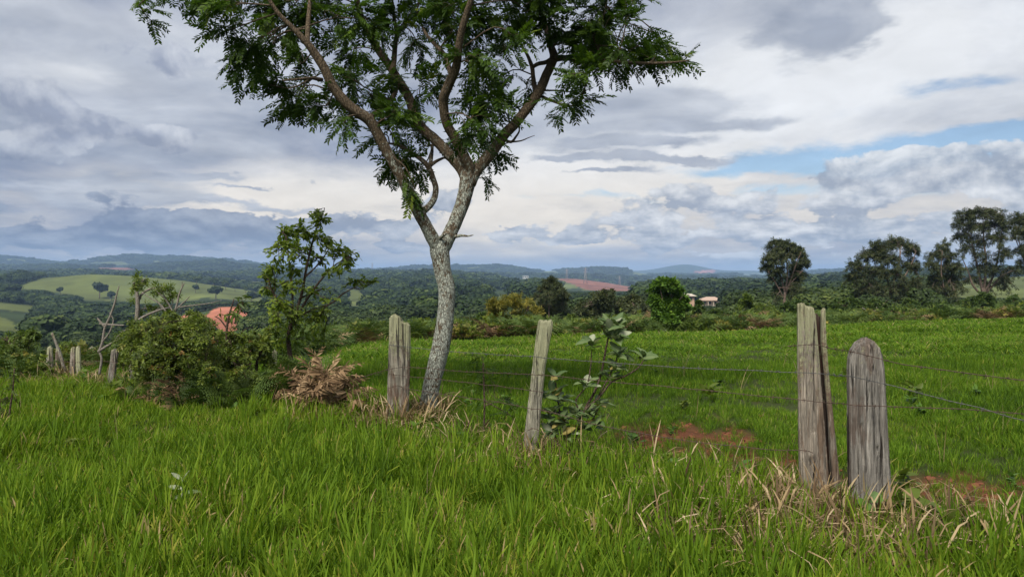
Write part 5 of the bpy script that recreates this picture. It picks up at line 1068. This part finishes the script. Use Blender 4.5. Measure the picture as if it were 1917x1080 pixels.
    far_tree('young_tree', 'narrow dark young tree right of the fresh green tree', 'tree', 44, [(1307, 604, 1.4), (1307, 590, 1.2), (1308, 578, 1)], [[(1308, 585, .8), (1304, 572, .5)], [(1308, 584, .8), (1314, 572, .5)]],
             [(1308, 568, 8, 7, 30), (1304, 580, 9, 8, 40), (1314, 582, 9, 8, 40), (1308, 594, 11, 7, 40)], rng, M_MID, leaf=SPR_R, size=.26, spread=.2, main_r=.012, sub_r=.006)
    # golden grassy bush
    far_tree('golden_bush', 'tall golden-yellow bush at the field edge behind the pale post', 'bush', 34, [(955, 640, 2.5), (955, 622, 2.2), (956, 606, 2)], [[(955, 618, 1.6), (935, 590, 1.2), (925, 572, .7)], [(955, 616, 1.6), (958, 585, 1.2), (960, 565, .7)], [(955, 618, 1.6), (980, 590, 1.2), (996, 572, .7)]],
             [(922, 575, 14, 14, 60), (945, 570, 14, 14, 60), (965, 568, 14, 14, 60), (990, 575, 14, 14, 60), (930, 598, 20, 14, 80), (975, 598, 22, 14, 80), (1005, 590, 12, 14, 40), (955, 612, 22, 14, 60)], rng, M_GOLD, leaf=SPR_N, size=.30, spread=.5, tint=(.6, .25), main_r=.015, sub_r=.006, droop=-.35, bark=M_TWIG)
    for lb, px, py, rx, ry, d, mt, n in (('green leafy bush tucked into the right foot of the golden bush', 972, 612, 26, 18, 33.6, M_MID, 9), ('dark bush at the left foot of the golden bush', 918, 620, 22, 16, 33.5, M_MID, 8), ('broad bright green bush under the slim gum tree', 1072, 605, 36, 16, 40, M_YBUSH, 14),
                                         ('wide pale bush behind the brown post, left of the broad gum', 1585, 572, 34, 16, 56, M_MID, 14), ('bush below the lone gum tree', 1490, 578, 30, 16, 52, M_MID, 12), ('light bush beside the thin young tree', 1430, 584, 26, 12, 47, M_YBUSH, 9), ('bush in front of the broad gum, left half', 1640, 578, 24, 15, 57, M_MID, 10),
                                         ('dark bush below the broad gum tree, right half', 1700, 582, 24, 18, 58, M_MID, 11), ('bushy growth under the smaller dark gum', 1760, 578, 24, 16, 60, M_MID, 10), ('large leafy bush at the foot of the tallest gum', 1838, 574, 44, 22, 58, M_MID, 20), ('bush at the right edge below the cut gum', 1905, 572, 26, 18, 60, M_MID, 10),
                                         ('low bush on the bank between the two young trees', 1345, 590, 26, 10, 46, M_MID, 8), ('yellowish bush on the bank right of the tree trunk', 880, 622, 20, 12, 35, M_YBUSH, 7), ('dark leafy bush seen over the bank left of the golden bush', 905, 598, 24, 14, 60, M_MID, 10), ('dark bush seen over the bank behind the shrub', 1190, 606, 24, 10, 46, M_MID, 8), ('dense dark bush left of the lone gum trunk', 1450, 585, 16, 14, 54, M_MID, 7)):
        far_tree('bush', lb, 'bush', d, [(px, py + ry + 8, 1.6), (px, py + 6, 1.4), (px + 1, py - 2, 1.0)], [[(px, py + 4, 1), (px - rx * .5, py - ry * .4, .5)], [(px, py + 4, 1), (px + rx * .5, py - ry * .4, .5)]],
                 clumps_in(rng, px, py, rx * .8, ry * .8, n, max(10, ry * .65), 62), rng, mt, leaf=SPR_R if mt is not M_YBUSH else SPR, size=.21 * d / 45, spread=.5, group='bushes along the field edge', main_r=.015, sub_r=.007, bark=M_TWIG, tint=(.45, .25))
build_mid(); LIMB_K = 1.0

# bracken, dead fern and weeds along the brow of the field
def build_bank():
    r = np.random.default_rng(31)
    def clump(mat, seed, n, L, lo, hi):
        rr = np.random.default_rng(seed); mb = MB(); fr = frond_proto(seed, 8); V = np.concatenate(fr.V); T = np.concatenate(fr.T); Q = np.concatenate(fr.Q) if fr.Q else []
        a = rr.random(n) * 6.28; e = np.radians(rr.uniform(lo, hi, n)); place(mb, (V, Q, T), np.c_[rr.normal(size=(n, 2)) * .08, np.zeros(n)], np.c_[np.cos(a) * np.cos(e), np.sin(a) * np.cos(e), np.sin(e)], np.c_[rr.normal(size=(n, 2)) * .3, np.ones(n)], L * rr.uniform(.7, 1.1, n), np.clip(.5 + rr.normal(size=n) * .2, 0, 1))
        return mb.mesh('bracken', mat, False)
    ms = [clump(M_FERN, 1, 9, .8, 10, 60), clump(M_FERN, 2, 8, .8, 10, 50), clump(M_FERNDRY, 3, 9, .7, -5, 45), clump(M_FERNDRY, 4, 8, .75, 0, 40)]
    def bushlet(seed, mat, k):
        rr = np.random.default_rng(seed); mb = MB(); u = nrm(rr.normal(size=(k, 3))); u[:, 2] = np.abs(u[:, 2]); pos = u * rr.uniform(.25, .5, (k, 1)) * arr((1, 1, 1.25)) * (0.75 + .4 * rr.random((k, 1)))
        for q in range(4): place(mb, SPR_R[q], pos[q::4], (u + rr.normal(size=(k, 3)) * .5)[q::4], (rr.normal(size=(k, 3)) * .4 + arr((0, 0, 1)))[q::4], rr.uniform(.12, .24, len(pos[q::4])), np.clip(rr.normal(.5, .22, len(pos[q::4])), 0, 1))
        return mb.mesh('bushlet', mat, False)
    ms += [bushlet(51, M_YBUSH, 110), bushlet(52, M_MID, 130), bushlet(53, M_BUSH, 110), bushlet(54, M_GOLD, 70)]
    n = 9500; px = r.uniform(-250, 2200, n); e = edge_d(px); d = e + r.exponential(6.0, n) - 1.0 + (fbm(px / 60, px * 0, 3, 3) - .5) * 4
    x = (px - CX) / F * d; z = ground_z(x, d); dn = fbm(px / 70, d / 6, 12, 3)
    idx = np.where(dn + (r.random(n) - .5) * .25 > .53, r.integers(2, 4, n), r.integers(0, 2, n)); s = np.interp(px, [250, 620], [1.0, 1.55]) * r.uniform(.45, 1.2, n) * (0.45 + .75 * fbm(px / 40, d / 3, 44, 3))
    sw = r.random(n) < .20 * np.clip((fbm(px / 25, d / 2, 66, 3) - .3) * 4, 0, 1.6); idx = np.where(sw, r.choice([4, 4, 5, 5, 5, 6, 6, 7], n), idx); s = np.where(sw, s * .95, s)
    ok = (px > 615) | (px < 250) | (d > 17)
    P_ = np.c_[x, d, z - .02][ok]; k = len(P_)
    scatter('bracken_bank', 'bank of green and withered bracken along the brow of the field', ms, P_, np.c_[r.normal(size=(k, 2)) * .12, r.random(k) * 6.28], np.c_[s, s, s * .9][ok], idx[ok])
    # grey boulders and a brush pile on the bank
    M_ROCK = plain('grey_rock', (0.34, 0.32, 0.29), .9, .35, 6, .2, bump=.6)
    for lb, px_, d_, w in (('pale grey boulder below the fresh green tree, left one', 1224, 32.2, .28), ('pale grey boulder below the fresh green tree, right one', 1238, 32.0, .24), ('grey stone on the bank right of the narrow young tree', 1338, 35, .36)):
        b = P(px_, 610, d_); b[2] = gz(b[0], b[1]); mb = MB(); la = np.linspace(0, np.pi, 9); lo = np.linspace(0, 2 * np.pi, 14, endpoint=False); rr = np.random.default_rng(px_)
        V = [b + arr((math.sin(a) * math.cos(q), math.sin(a) * math.sin(q), .8 * math.cos(a) + .25)) * w * (1 + .22 * math.sin(3 * q + a * 2 + px_) + .1 * rr.random()) for a in la for q in lo]
        mb.add(V, [(i * 14 + j, (i + 1) * 14 + j, (i + 1) * 14 + (j + 1) % 14, i * 14 + (j + 1) % 14) for i in range(8) for j in range(14)]); o = mb.build('boulder', M_ROCK); tag(o, lb, 'boulder', 'stones on the bracken bank')
    b = P(1630, 600, 50); b[2] = gz(b[0], b[1]); root = empty('brush_pile', b); tag(root, 'heap of bleached cut branches on the bank above the round-topped post', 'brush pile')
    for q in range(34):
        a = r.uniform(0, 6.28); c = b + arr((r.normal() * .5, r.normal() * .3, .15 + abs(r.normal()) * .25)); v = arr((math.cos(a), math.sin(a) * .6, r.normal() * .35)) * r.uniform(.5, 1.0); m = MB(); tube(m, spline([(*(c - v), .025), (*(c + r.normal(size=3) * .1), .03), (*(c + v), .015)], 7), 5, .08); m.build('branch', M_DEAD, root)
build_bank()

# ------------------------------------------------------------------ buildings, pylons and single trees far off
M_WALL = plain('cream_render', (0.52, 0.45, 0.36), .9, .12, 1.0); M_WALLP = plain('terracotta_render', (0.46, 0.29, 0.20), .9, .15, 1.0); M_ROOF = plain('faded_clay_tile', (0.42, 0.30, 0.23), .9, .25, 2.0); M_ROOFW = plain('pale_sheet_roof', (0.40, 0.40, 0.385), .7, .2, .5)
M_GLASS = plain('dark_window_glass', (0.03, 0.035, 0.04), .15, .1, 1.0, .5); M_SHADE = plain('brown_timber', (0.13, 0.085, 0.06), .8, .2, 2.0)
def house(name, label, px, py, d, w, dp, h, mat, roof, kind='hip', rot=0.0, wins=3, storeys=1, veranda=False, group=None):
    """px, py: middle of the foot of the wall; walls with window openings, roof with eaves"""
    b = P(px, py, d); root = empty(name, b); tag(root, label, 'house', group); c, s = math.cos(rot), math.sin(rot)
    def tr(V): V = arr(V); return np.c_[b[0] + V[:, 0] * c - V[:, 1] * s, b[1] + V[:, 0] * s + V[:, 1] * c, b[2] + V[:, 2]]
    def bx(x0, x1, y0, y1, z0, z1): m = MB(); box(m, x0, x1, y0, y1, z0, z1); m.V = [tr(v) for v in m.V]; return m
    H = h * storeys; bx(-w / 2, w / 2, 0, dp, -1.5, H).build('wall', mat, root, False)
    for st in range(storeys):
        for k in range(wins):
            x = -w / 2 + w * (k + .5) / wins; f = bx(x - w / wins * .24, x + w / wins * .24, -.12, .05, st * h + h * .3, st * h + h * .78).build('window', mat, root, False); bx(x - w / wins * .2, x + w / wins * .2, -.16, -.1, st * h + h * .34, st * h + h * .74).build('pane', M_GLASS, f, False).location = (0, 0, 0)
    e = .7; m = MB(); rh = w * .14
    if kind == 'hip':
        V = [(-w / 2 - e, -e, H), (w / 2 + e, -e, H), (w / 2 + e, dp + e, H), (-w / 2 - e, dp + e, H), (-w * .18, dp / 2, H + rh), (w * .18, dp / 2, H + rh)]; V += [(x, y, z - .25) for x, y, z in V[:4]]
        m.add(tr(V), [(0, 1, 5, 4), (2, 3, 4, 5), (0, 6, 7, 1), (1, 7, 8, 2), (2, 8, 9, 3), (3, 9, 6, 0), (6, 9, 8, 7)], [(1, 2, 5), (3, 0, 4)])
    else:
        V = [(-w / 2 - e, -e * 2, H + .1), (w / 2 + e, -e * 2, H + .1), (w / 2 + e, dp + e, H + .9), (-w / 2 - e, dp + e, H + .9)]; V += [(x, y, z - .2) for x, y, z in V]; m.add(tr(V), [(0, 1, 2, 3), (7, 6, 5, 4), (0, 4, 5, 1), (1, 5, 6, 2), (2, 6, 7, 3), (3, 7, 4, 0)])
    m.build('roof', roof, root, False)
    if veranda:
        for k in range(5): bx(-w / 2 + w * k / 4 - .15, -w / 2 + w * k / 4 + .15, -2.3, -2.0, 0, H - .3).build('pillar', mat, root, False)
        bx(-w / 2 - .3, w / 2 + .3, -2.6, -.02, -.5, .4).build('balcony', mat, root, False); bx(-w / 2 - .5, w / 2 + .5, -2.8, -.71, H - .35, H - .05).build('porch_roof', roof, root, False)
    return root
def build_far():
    def at(px, py, d0, d1, wpx): d = seen_at(px, py, d0, d1); return px, py, d, wpx * d / F
    a_ = at(1334, 573, 250, 600, 40); house('house', 'hip-roofed house with long veranda among trees, right of the others', *a_, 9, 3.4, M_WALL, M_ROOF, veranda=True, wins=4)
    a_ = at(1284, 578, 250, 600, 32); house('house', 'two-storey terracotta house half hidden by the fresh green tree', *a_, 9, 3.2, M_WALLP, M_WALL, 'shed', wins=2, storeys=2)
    a_ = at(1313, 573, 250, 600, 15); house('house', 'small orange-walled house between the terracotta and veranda houses', *a_, 6, 3.2, M_WALLP, M_ROOF, 'shed', wins=1)
    a_ = at(100, 609, 330, 520, 21); house('house', 'low house with pale roof behind the left bush, left one', *a_, 6, 2.0, M_WALL, M_ROOFW, 'shed', wins=3)
    a_ = at(127, 607, 330, 520, 24); house('house', 'low house with pale roof behind the left bush, right one', *a_, 6, 1.9, M_WALLP, M_ROOFW, 'shed', wins=3)
    house('house', 'low brick house glimpsed under the broad gum tree', 1672, 575, 150, 4.5, 5, 1.9, M_WALLP, M_ROOF, 'shed', wins=2)
    house('shed', 'white-roofed shed below the sapling', 527, 637, 130, 2.4, 3, .7, M_WALL, M_ROOFW, 'shed', wins=1)
    a_ = at(717, 535, 800, 1900, 12); house('house', 'tiny white-roofed house on the wooded slope left of the trunk', *a_, 10, 6, M_WALL, M_ROOFW, 'shed', wins=2)
    a_ = at(928, 521, 1500, 2300, 17); house('warehouse', 'long white far warehouse on the ridge right of the trunk, left one', *a_, 15, 5, M_WALL, M_ROOFW, 'shed', wins=4)
    a_ = at(984, 521, 1500, 2300, 11); house('warehouse', 'white far warehouse on the ridge above the green field, right one', *a_, 15, 6, M_ROOFW, M_ROOFW, 'shed', wins=3)
    M_STEEL = plain('dull_steel', (0.30, 0.26, 0.25), .6, .1, 1)
    for lb, px, py, h, d in (('largest lattice pylon standing on the ploughed red field', 1096, 526, 30, 1700), ('lattice pylon left of the largest one, on the ridge', 1061, 522, 26, 2000), ('small lattice pylon right of the ploughed field', 1160, 533, 24, 2050), ('faint lattice pylon on the skyline right of the trunk', 842, 499, 52, 4300), ('faint lattice pylon on the skyline left of the trunk', 697, 508, 50, 4300)):
        b = P(px, py, d); root = empty('pylon', b); tag(root, lb, 'pylon', 'power line pylons'); m = MB(); w = h * .13; q = h * .008 + .1
        for sx in (-1, 1):
            for sy in (-1, 1): tube(m, [(b[0] + sx * w, b[1] + sy * w, b[2] - 6, q), (b[0] + sx * w * .35, b[1] + sy * w * .35, b[2] + h * .6, q), (b[0] + sx * w * .1, b[1] + sy * w * .1, b[2] + h, q)], 4)
        for i in range(6):
            f0, f1 = i / 6, (i + 1) / 6; w0 = w * (1 - f0 * .85); w1 = w * (1 - f1 * .85)
            for sg in (-1, 1): tube(m, [(b[0] - sg * w0, b[1] - w0, b[2] + h * f0, q * .7), (b[0] + sg * w1, b[1] - w1, b[2] + h * f1, q * .7)], 4)
        m.build('tower', M_STEEL, root)
        for f in (.66, .8, .93):
            m = MB(); tube(m, [(b[0] - h * .17, b[1], b[2] + h * f, q), (b[0] + h * .17, b[1], b[2] + h * f, q)], 4); m.build('crossarm', M_STEEL, root)
    # single trees on the pasture hill
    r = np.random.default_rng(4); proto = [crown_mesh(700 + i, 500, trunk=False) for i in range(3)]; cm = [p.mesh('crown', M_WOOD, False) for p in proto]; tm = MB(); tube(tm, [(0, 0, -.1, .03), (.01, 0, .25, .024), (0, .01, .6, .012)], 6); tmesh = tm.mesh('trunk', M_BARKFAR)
    for lb, px, py, h, d in (('lone dark tree on the pasture hill, left of the larger one', 113, 536, 9, 800), ('largest lone tree standing on the pasture hill', 186, 538, 19, 780), ('pale low tree right of the largest pasture tree', 209, 541, 11, 770), ('round tree on the pasture hill above the big bush', 366, 541, 10, 820), ('broad tree in the hedge row on the pasture, leftmost', 368, 532, 12, 950), ('broad tree in the hedge row on the pasture, second', 400, 536, 13, 930), ('hedge row tree on the pasture, third', 422, 539, 12, 920),
                                 ('hedge row tree on the pasture, fourth from the left', 440, 541, 10, 910), ('hedge row tree on the pasture nearest the sapling', 460, 543, 11, 900), ('dark tree at the lower edge of the pasture hill', 404, 557, 16, 720), ('dark tree at the lower right end of the pasture hill', 471, 566, 13, 700), ('small tree in the far green field by the slim gum', 986, 537, 11, 1500), ('dark tree right of the red earth bank', 488, 612, 13, 280), ('broad dark tree overlapping the right end of the red bank', 505, 616, 12, 270)):
        b = P(px, py, d); b[2] = gz(b[0], b[1]); root = empty('distant_tree', b); tag(root, lb, 'tree', 'single trees far across the valley'); k = int(r.integers(0, 3)); rz = r.random() * 6
        for nm, me in (('trunk', tmesh), ('crown', cm[k])):
            o = bpy.data.objects.new(nm, me); COL.objects.link(o); o.parent = root; o.scale = (h * 1.15, h * 1.15, h); o.rotation_euler = (0, 0, rz)
build_far()
# ------------------------------------------------------------------ grass
GR = [(0.0, (0.040, 0.078, 0.007)), (0.35, (0.091, 0.166, 0.011)), (0.65, (0.150, 0.240, 0.016)), (0.86, (0.230, 0.295, 0.026)), (0.94, (0.30, 0.27, 0.05)), (1.0, (0.36, 0.27, 0.13))]
M_GRASS = leaf_mat('meadow_grass', GR, trans=.40, rough=.65, spec=.12, patch=(0.8, .85), inst=.36)
M_FIELD = leaf_mat('field_grass', [(p, tuple(q * k for q, k in zip(c, (.86, .92, .9)))) for p, c in GR], trans=.38, rough=.65, spec=.12, patch=(0.4, .95), inst=.34)
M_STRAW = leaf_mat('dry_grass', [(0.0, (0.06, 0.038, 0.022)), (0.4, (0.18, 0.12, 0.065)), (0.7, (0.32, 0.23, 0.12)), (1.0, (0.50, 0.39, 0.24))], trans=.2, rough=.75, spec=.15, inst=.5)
def tuft(seed, n, h, w, spread, lean, mat, tint=(.45, .16), straw=.04, curl=0.0, segs=(0, .3, .62, .86, 1)):
    r = np.random.default_rng(seed); t = arr(segs); m = len(t)
    a = r.random(n) * 6.28; q = spread * np.sqrt(r.random(n)); b = np.c_[q * np.cos(a), q * np.sin(a), np.full(n, -.02)]
    fa = a + r.normal(size=n) * .9; H = r.uniform(h[0], h[1], n); le = np.clip(r.normal(lean, lean * .5, n), .02, 1.5) * (0.6 + q / spread * .6); W = w * r.uniform(.6, 1.25, n)
    dx, dy = np.cos(fa), np.sin(fa); ang = le[:, None] * t[None] ** 1.1 * 1.5 + curl * r.random((n, 1)) * t[None] ** 2.5
    dt = np.diff(t, prepend=0)[None]; hor = np.cumsum(np.sin(ang) * dt, 1) * H[:, None]; ver = np.cumsum(np.cos(ang) * dt, 1) * H[:, None]
    C = b[:, None] + np.stack([hor * dx[:, None], hor * dy[:, None], ver], -1)
    tw = fa + np.pi / 2 + r.normal(size=n) * .5; pw = np.interp(t, [0, .3, .62, .86, 1], [.55, .95, 1, .6, 0]); half = (W[:, None] * pw[None] * .5)[:, :, None] * np.stack([np.cos(tw), np.sin(tw), r.normal(size=n) * .15], -1)[:, None]
    L = (C - half)[:, :-1]; R = (C + half)[:, :-1]; V = np.concatenate([np.stack([L, R], 2).reshape(n, -1, 3), C[:, -1:]], 1); k = V.shape[1]; o = (np.arange(n) * k)[:, None, None]
    Q = arr([(2 * i, 2 * i + 1, 2 * i + 3, 2 * i + 2) for i in range(m - 2)]).astype(int)[None] + o; T = arr([(2 * m - 4, 2 * m - 3, 2 * m - 2)]).astype(int)[None] + o
    ti = np.clip(r.normal(tint[0], tint[1], n), 0, .88); ti = np.where(r.random(n) < straw, r.uniform(.93, 1, n), ti)
    mb = MB(); mb.add(V.reshape(-1, 3), Q.reshape(-1, 4), T.reshape(-1, 3), np.repeat(ti, k)); return mb.mesh('tuft', mat)
FENCE = arr([(3.9, 3.4), (2.34, 4.8), (2.1, 5.2), (.15, 6.5), (-1.23, 8.1), (-3.5, 9.6), (-6.1, 11.5), (-8.4, 13.4), (-14, 17.5)])
def fence_side(x, y):      # > 0 beyond the fence
    return y - np.interp(x, FENCE[::-1, 0], FENCE[::-1, 1])
def fence_dist(x, y):
    p = np.c_[x, y]; best = np.full(len(p), 1e9)
    for a, b in zip(FENCE[:-1], FENCE[1:]):
        t = np.clip(((p - a) @ (b - a)) / ((b - a) @ (b - a)), 0, 1); best = np.minimum(best, np.linalg.norm(p - a - t[:, None] * (b - a), axis=1))
    return best
def build_grass():
    r = np.random.default_rng(2024)
    lush = [tuft(10 + i, 26, (.16, .40), .0155, .13, .46, M_GRASS, (.54, .18), .05) for i in range(5)] + [tuft(20 + i, 22, (.10, .26), .0145, .12, .65, M_GRASS, (.42, .18), .10, .8) for i in range(3)] + [tuft(28, 14, (.35, .58), .013, .10, .30, M_GRASS, (.6, .15), .05)]
    fine = [tuft(40 + i, 24, (.14, .34), .0125, .16, .48, M_FIELD, (.42, .17), .03) for i in range(5)] + [tuft(47, 12, (.10, .22), .010, .14, .8, M_FIELD, (.38, .18), .12, .6)]
    wide = [tuft(60 + i, 22, (.16, .36), .020, .26, .45, M_FIELD, (.45, .18), .04, segs=(0, .4, .8, 1)) for i in range(4)]
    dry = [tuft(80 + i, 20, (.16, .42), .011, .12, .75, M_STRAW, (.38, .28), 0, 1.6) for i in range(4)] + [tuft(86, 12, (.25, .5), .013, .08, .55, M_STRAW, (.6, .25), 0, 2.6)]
    def cand(d0, d1, dens, um=.92):
        n = int(um * (d1 ** 2 - d0 ** 2) * dens); d = np.sqrt(r.random(n) * (d1 ** 2 - d0 ** 2) + d0 ** 2); return (r.random(n) * 2 - 1) * um * d, d
    def put(name, label, ms, x, y, sc, hs=1.0, idx=None):
        n = len(x); z = ground_z(x, y); a = r.random(n) * 6.28
        scatter(name, label, ms, np.c_[x, y, z], np.c_[r.normal(size=(n, 2)) * .13, a], np.c_[sc, sc, sc * hs], r.integers(0, len(ms), n) if idx is None else idx); print(name, n)
    # near meadow on this side of the fence
    X = []; Y = []
    for d0, d1, dn in ((1.6, 6, 210), (6, 9, 140), (9, 19, 70)):
        x, y = cand(d0, d1, dn, 1.3 if d0 < 5 else .95); X.append(x); Y.append(y)
    x, y = np.concatenate(X), np.concatenate(Y); px, d = bearing(x, y); fs = fence_side(x, y); ok = (fs < .25) & (y < edge_d(px) + 1)
    pt = fbm(x * .8, y * .8, 5, 3); ok &= r.random(len(x)) < (.55 + .9 * pt)
    x, y, pt, px = x[ok], y[ok], pt[ok], px[ok]
    put('meadow_grass', 'lush bright green grass on the near side of the fence', lush, x, y, r.uniform(.7, 1.15, len(x)) * (.42 + .46 * pt) * np.interp(y, [2, 6, 8, 10, 16], [1.0, 1.0, .9, .72, .7]))
    # field beyond the fence
    X = []; Y = []
    for d0, d1, dn in ((4, 9, 190), (9, 15, 100)):
        x, y = cand(d0, d1, dn, 1.35 if d0 < 5 else 1.1); X.append(x); Y.append(y)
    x, y = np.concatenate(X), np.concatenate(Y); px, d = bearing(x, y); fs = fence_side(x, y); sm = soil_mask(x, y); ok = (fs > .1) & (y < edge_d(px) + 1) & (r.random(len(x)) > sm * .58)
    x, y, sm = x[ok], y[ok], sm[ok]; put('field_grass', 'even green pasture grass just beyond the fence', fine, x, y, r.uniform(.7, 1.15, len(x)) * (.14 + .85 * fbm(x * .55, y * .55, 6, 4) ** 1.2) * (1 - .35 * sm))
    x, y = cand(15, 60, 26, .95); px, d = bearing(x, y); ok = (fence_side(x, y) > .1) & (y < edge_d(px) + 1.5); x, y = x[ok], y[ok]
    put('far_field_grass', 'green pasture grass out to the bracken bank', wide, x, y, r.uniform(.8, 1.2, len(x)) * (.35 + 1.1 * fbm(x * .3, y * .3, 6, 4)) * np.clip(1 + (y - 15) / 60, 1, 1.6), .36)
    # dry grass along the fence line
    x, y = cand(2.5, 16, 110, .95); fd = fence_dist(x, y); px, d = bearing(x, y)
    w = np.exp(-(fd / .48) ** 2) * np.interp(px, [-200, 300, 700, 800, 1000, 1120, 1400, 1560, 1750, 1917, 2300], [.04, .08, .3, .25, .38, .3, .5, .7, .35,   .3, .3]); nn = fbm(x * 1.6, y * 1.6, 15, 3); ok = r.random(len(x)) < w * np.clip((nn - .25) * 3, 0, 1.2)  # dead grass, thickened mid-fence where its dark tufts also stand for shade
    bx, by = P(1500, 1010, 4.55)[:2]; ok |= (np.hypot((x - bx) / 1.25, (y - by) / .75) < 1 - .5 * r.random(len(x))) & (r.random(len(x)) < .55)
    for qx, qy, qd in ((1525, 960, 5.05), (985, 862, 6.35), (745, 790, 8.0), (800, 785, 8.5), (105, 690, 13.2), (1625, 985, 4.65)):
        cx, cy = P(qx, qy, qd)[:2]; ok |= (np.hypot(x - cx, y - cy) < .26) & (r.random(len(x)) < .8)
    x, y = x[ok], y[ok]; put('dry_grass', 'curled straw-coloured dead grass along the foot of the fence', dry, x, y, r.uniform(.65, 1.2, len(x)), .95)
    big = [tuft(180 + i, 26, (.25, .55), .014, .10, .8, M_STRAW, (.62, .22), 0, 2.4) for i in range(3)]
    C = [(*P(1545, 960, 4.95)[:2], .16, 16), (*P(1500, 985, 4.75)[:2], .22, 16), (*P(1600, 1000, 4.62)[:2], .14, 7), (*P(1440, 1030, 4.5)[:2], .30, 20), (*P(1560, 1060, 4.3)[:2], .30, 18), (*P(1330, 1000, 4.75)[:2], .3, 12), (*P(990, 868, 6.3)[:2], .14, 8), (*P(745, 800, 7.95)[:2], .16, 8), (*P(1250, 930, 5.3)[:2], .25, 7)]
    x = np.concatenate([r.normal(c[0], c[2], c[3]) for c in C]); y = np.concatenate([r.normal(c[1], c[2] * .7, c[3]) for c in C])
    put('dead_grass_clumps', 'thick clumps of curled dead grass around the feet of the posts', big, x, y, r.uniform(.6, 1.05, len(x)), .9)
    # broad-leaved weeds in the sward
    def weed(seed, n, L, m):
        rr = np.random.default_rng(seed); mb = MB(); a = rr.random(n) * 6.28; e = rr.uniform(.1, 1.1, n); hgt = rr.random(n) * L * 1.4
        place(mb, leaf_simple(.26, .05, .25, 4, .8), np.c_[rr.normal(size=(n, 2)) * L * .25, hgt], np.c_[np.cos(a) * np.cos(e), np.sin(a) * np.cos(e), np.sin(e) * .8], np.c_[rr.normal(size=(n, 2)) * .3, np.ones(n)], L * rr.uniform(.6, 1.2, n), np.clip(rr.normal(.5, .2, n), 0, 1)); tube(mb, [(0, 0, -.02, .004), (.01, 0, L * .8, .003), (0, .01, L * 1.5, .002)], 4); return mb.mesh('weed_plant', m)
    wd = [weed(1, 16, .10, MATS['bush_leaves']), weed(2, 14, .09, MATS['fresh_heart_leaf']), weed(3, 20, .07, MATS['bush_leaves']), weed(4, 16, .07, MATS['fresh_heart_leaf'])]
    x, y = cand(2.6, 13, 5, .95); fd = fence_dist(x, y); ok = r.random(len(x)) < .02 + .75 * np.exp(-(fd / .6) ** 2) + .05 * (fence_side(x, y) > 0); x, y = x[ok], y[ok]
    put('low_weeds', 'small broad-leaved weeds mixed into the grass', wd, x, y, r.uniform(.7, 1.5, len(x)))
    # clods and pebbles on the bare earth
    M_CLOD = plain('red_clod', (0.15, 0.06, 0.032), .95, .5, 40, .1)
    def clod(seed):
        rr = np.random.default_rng(seed); la = np.linspace(0, np.pi, 5); lo = np.linspace(0, 2 * np.pi, 7, endpoint=False); mb = MB()
        mb.add([(math.sin(a) * math.cos(q) * (1 + .35 * rr.normal()), math.sin(a) * math.sin(q) * (1 + .3 * rr.normal()), .7 * math.cos(a)) for a in la for q in lo], [(i * 7 + j, (i + 1) * 7 + j, (i + 1) * 7 + (j + 1) % 7, i * 7 + (j + 1) % 7) for i in range(4) for j in range(7)]); return mb.mesh('clod', M_CLOD, False)
    x, y = cand(4.2, 9, 230, .8); ok = r.random(len(x)) < soil_mask(x, y) * .8; x, y = x[ok], y[ok]; put('soil_clods', 'crumbly red clods on the bare earth beyond the fence', [clod(i) for i in range(4)], x, y, .008 + .03 * r.random(len(x)) ** 3)
    # seed stalks and taller blades standing out of the sward
    st = [tuft(95 + i, 3, (.45, .75), .006, .03, .35, M_STRAW if i else M_GRASS, (.6, .2), 0, .6) for i in range(2)]
    x, y = cand(2.5, 14, 1.0, .95); put('tall_grass_stalks', 'scattered tall grass stalks above the sward', st, x, y, r.uniform(.55, .95, len(x)), 1.0, (r.random(len(x)) < .3).astype(int))
build_grass()
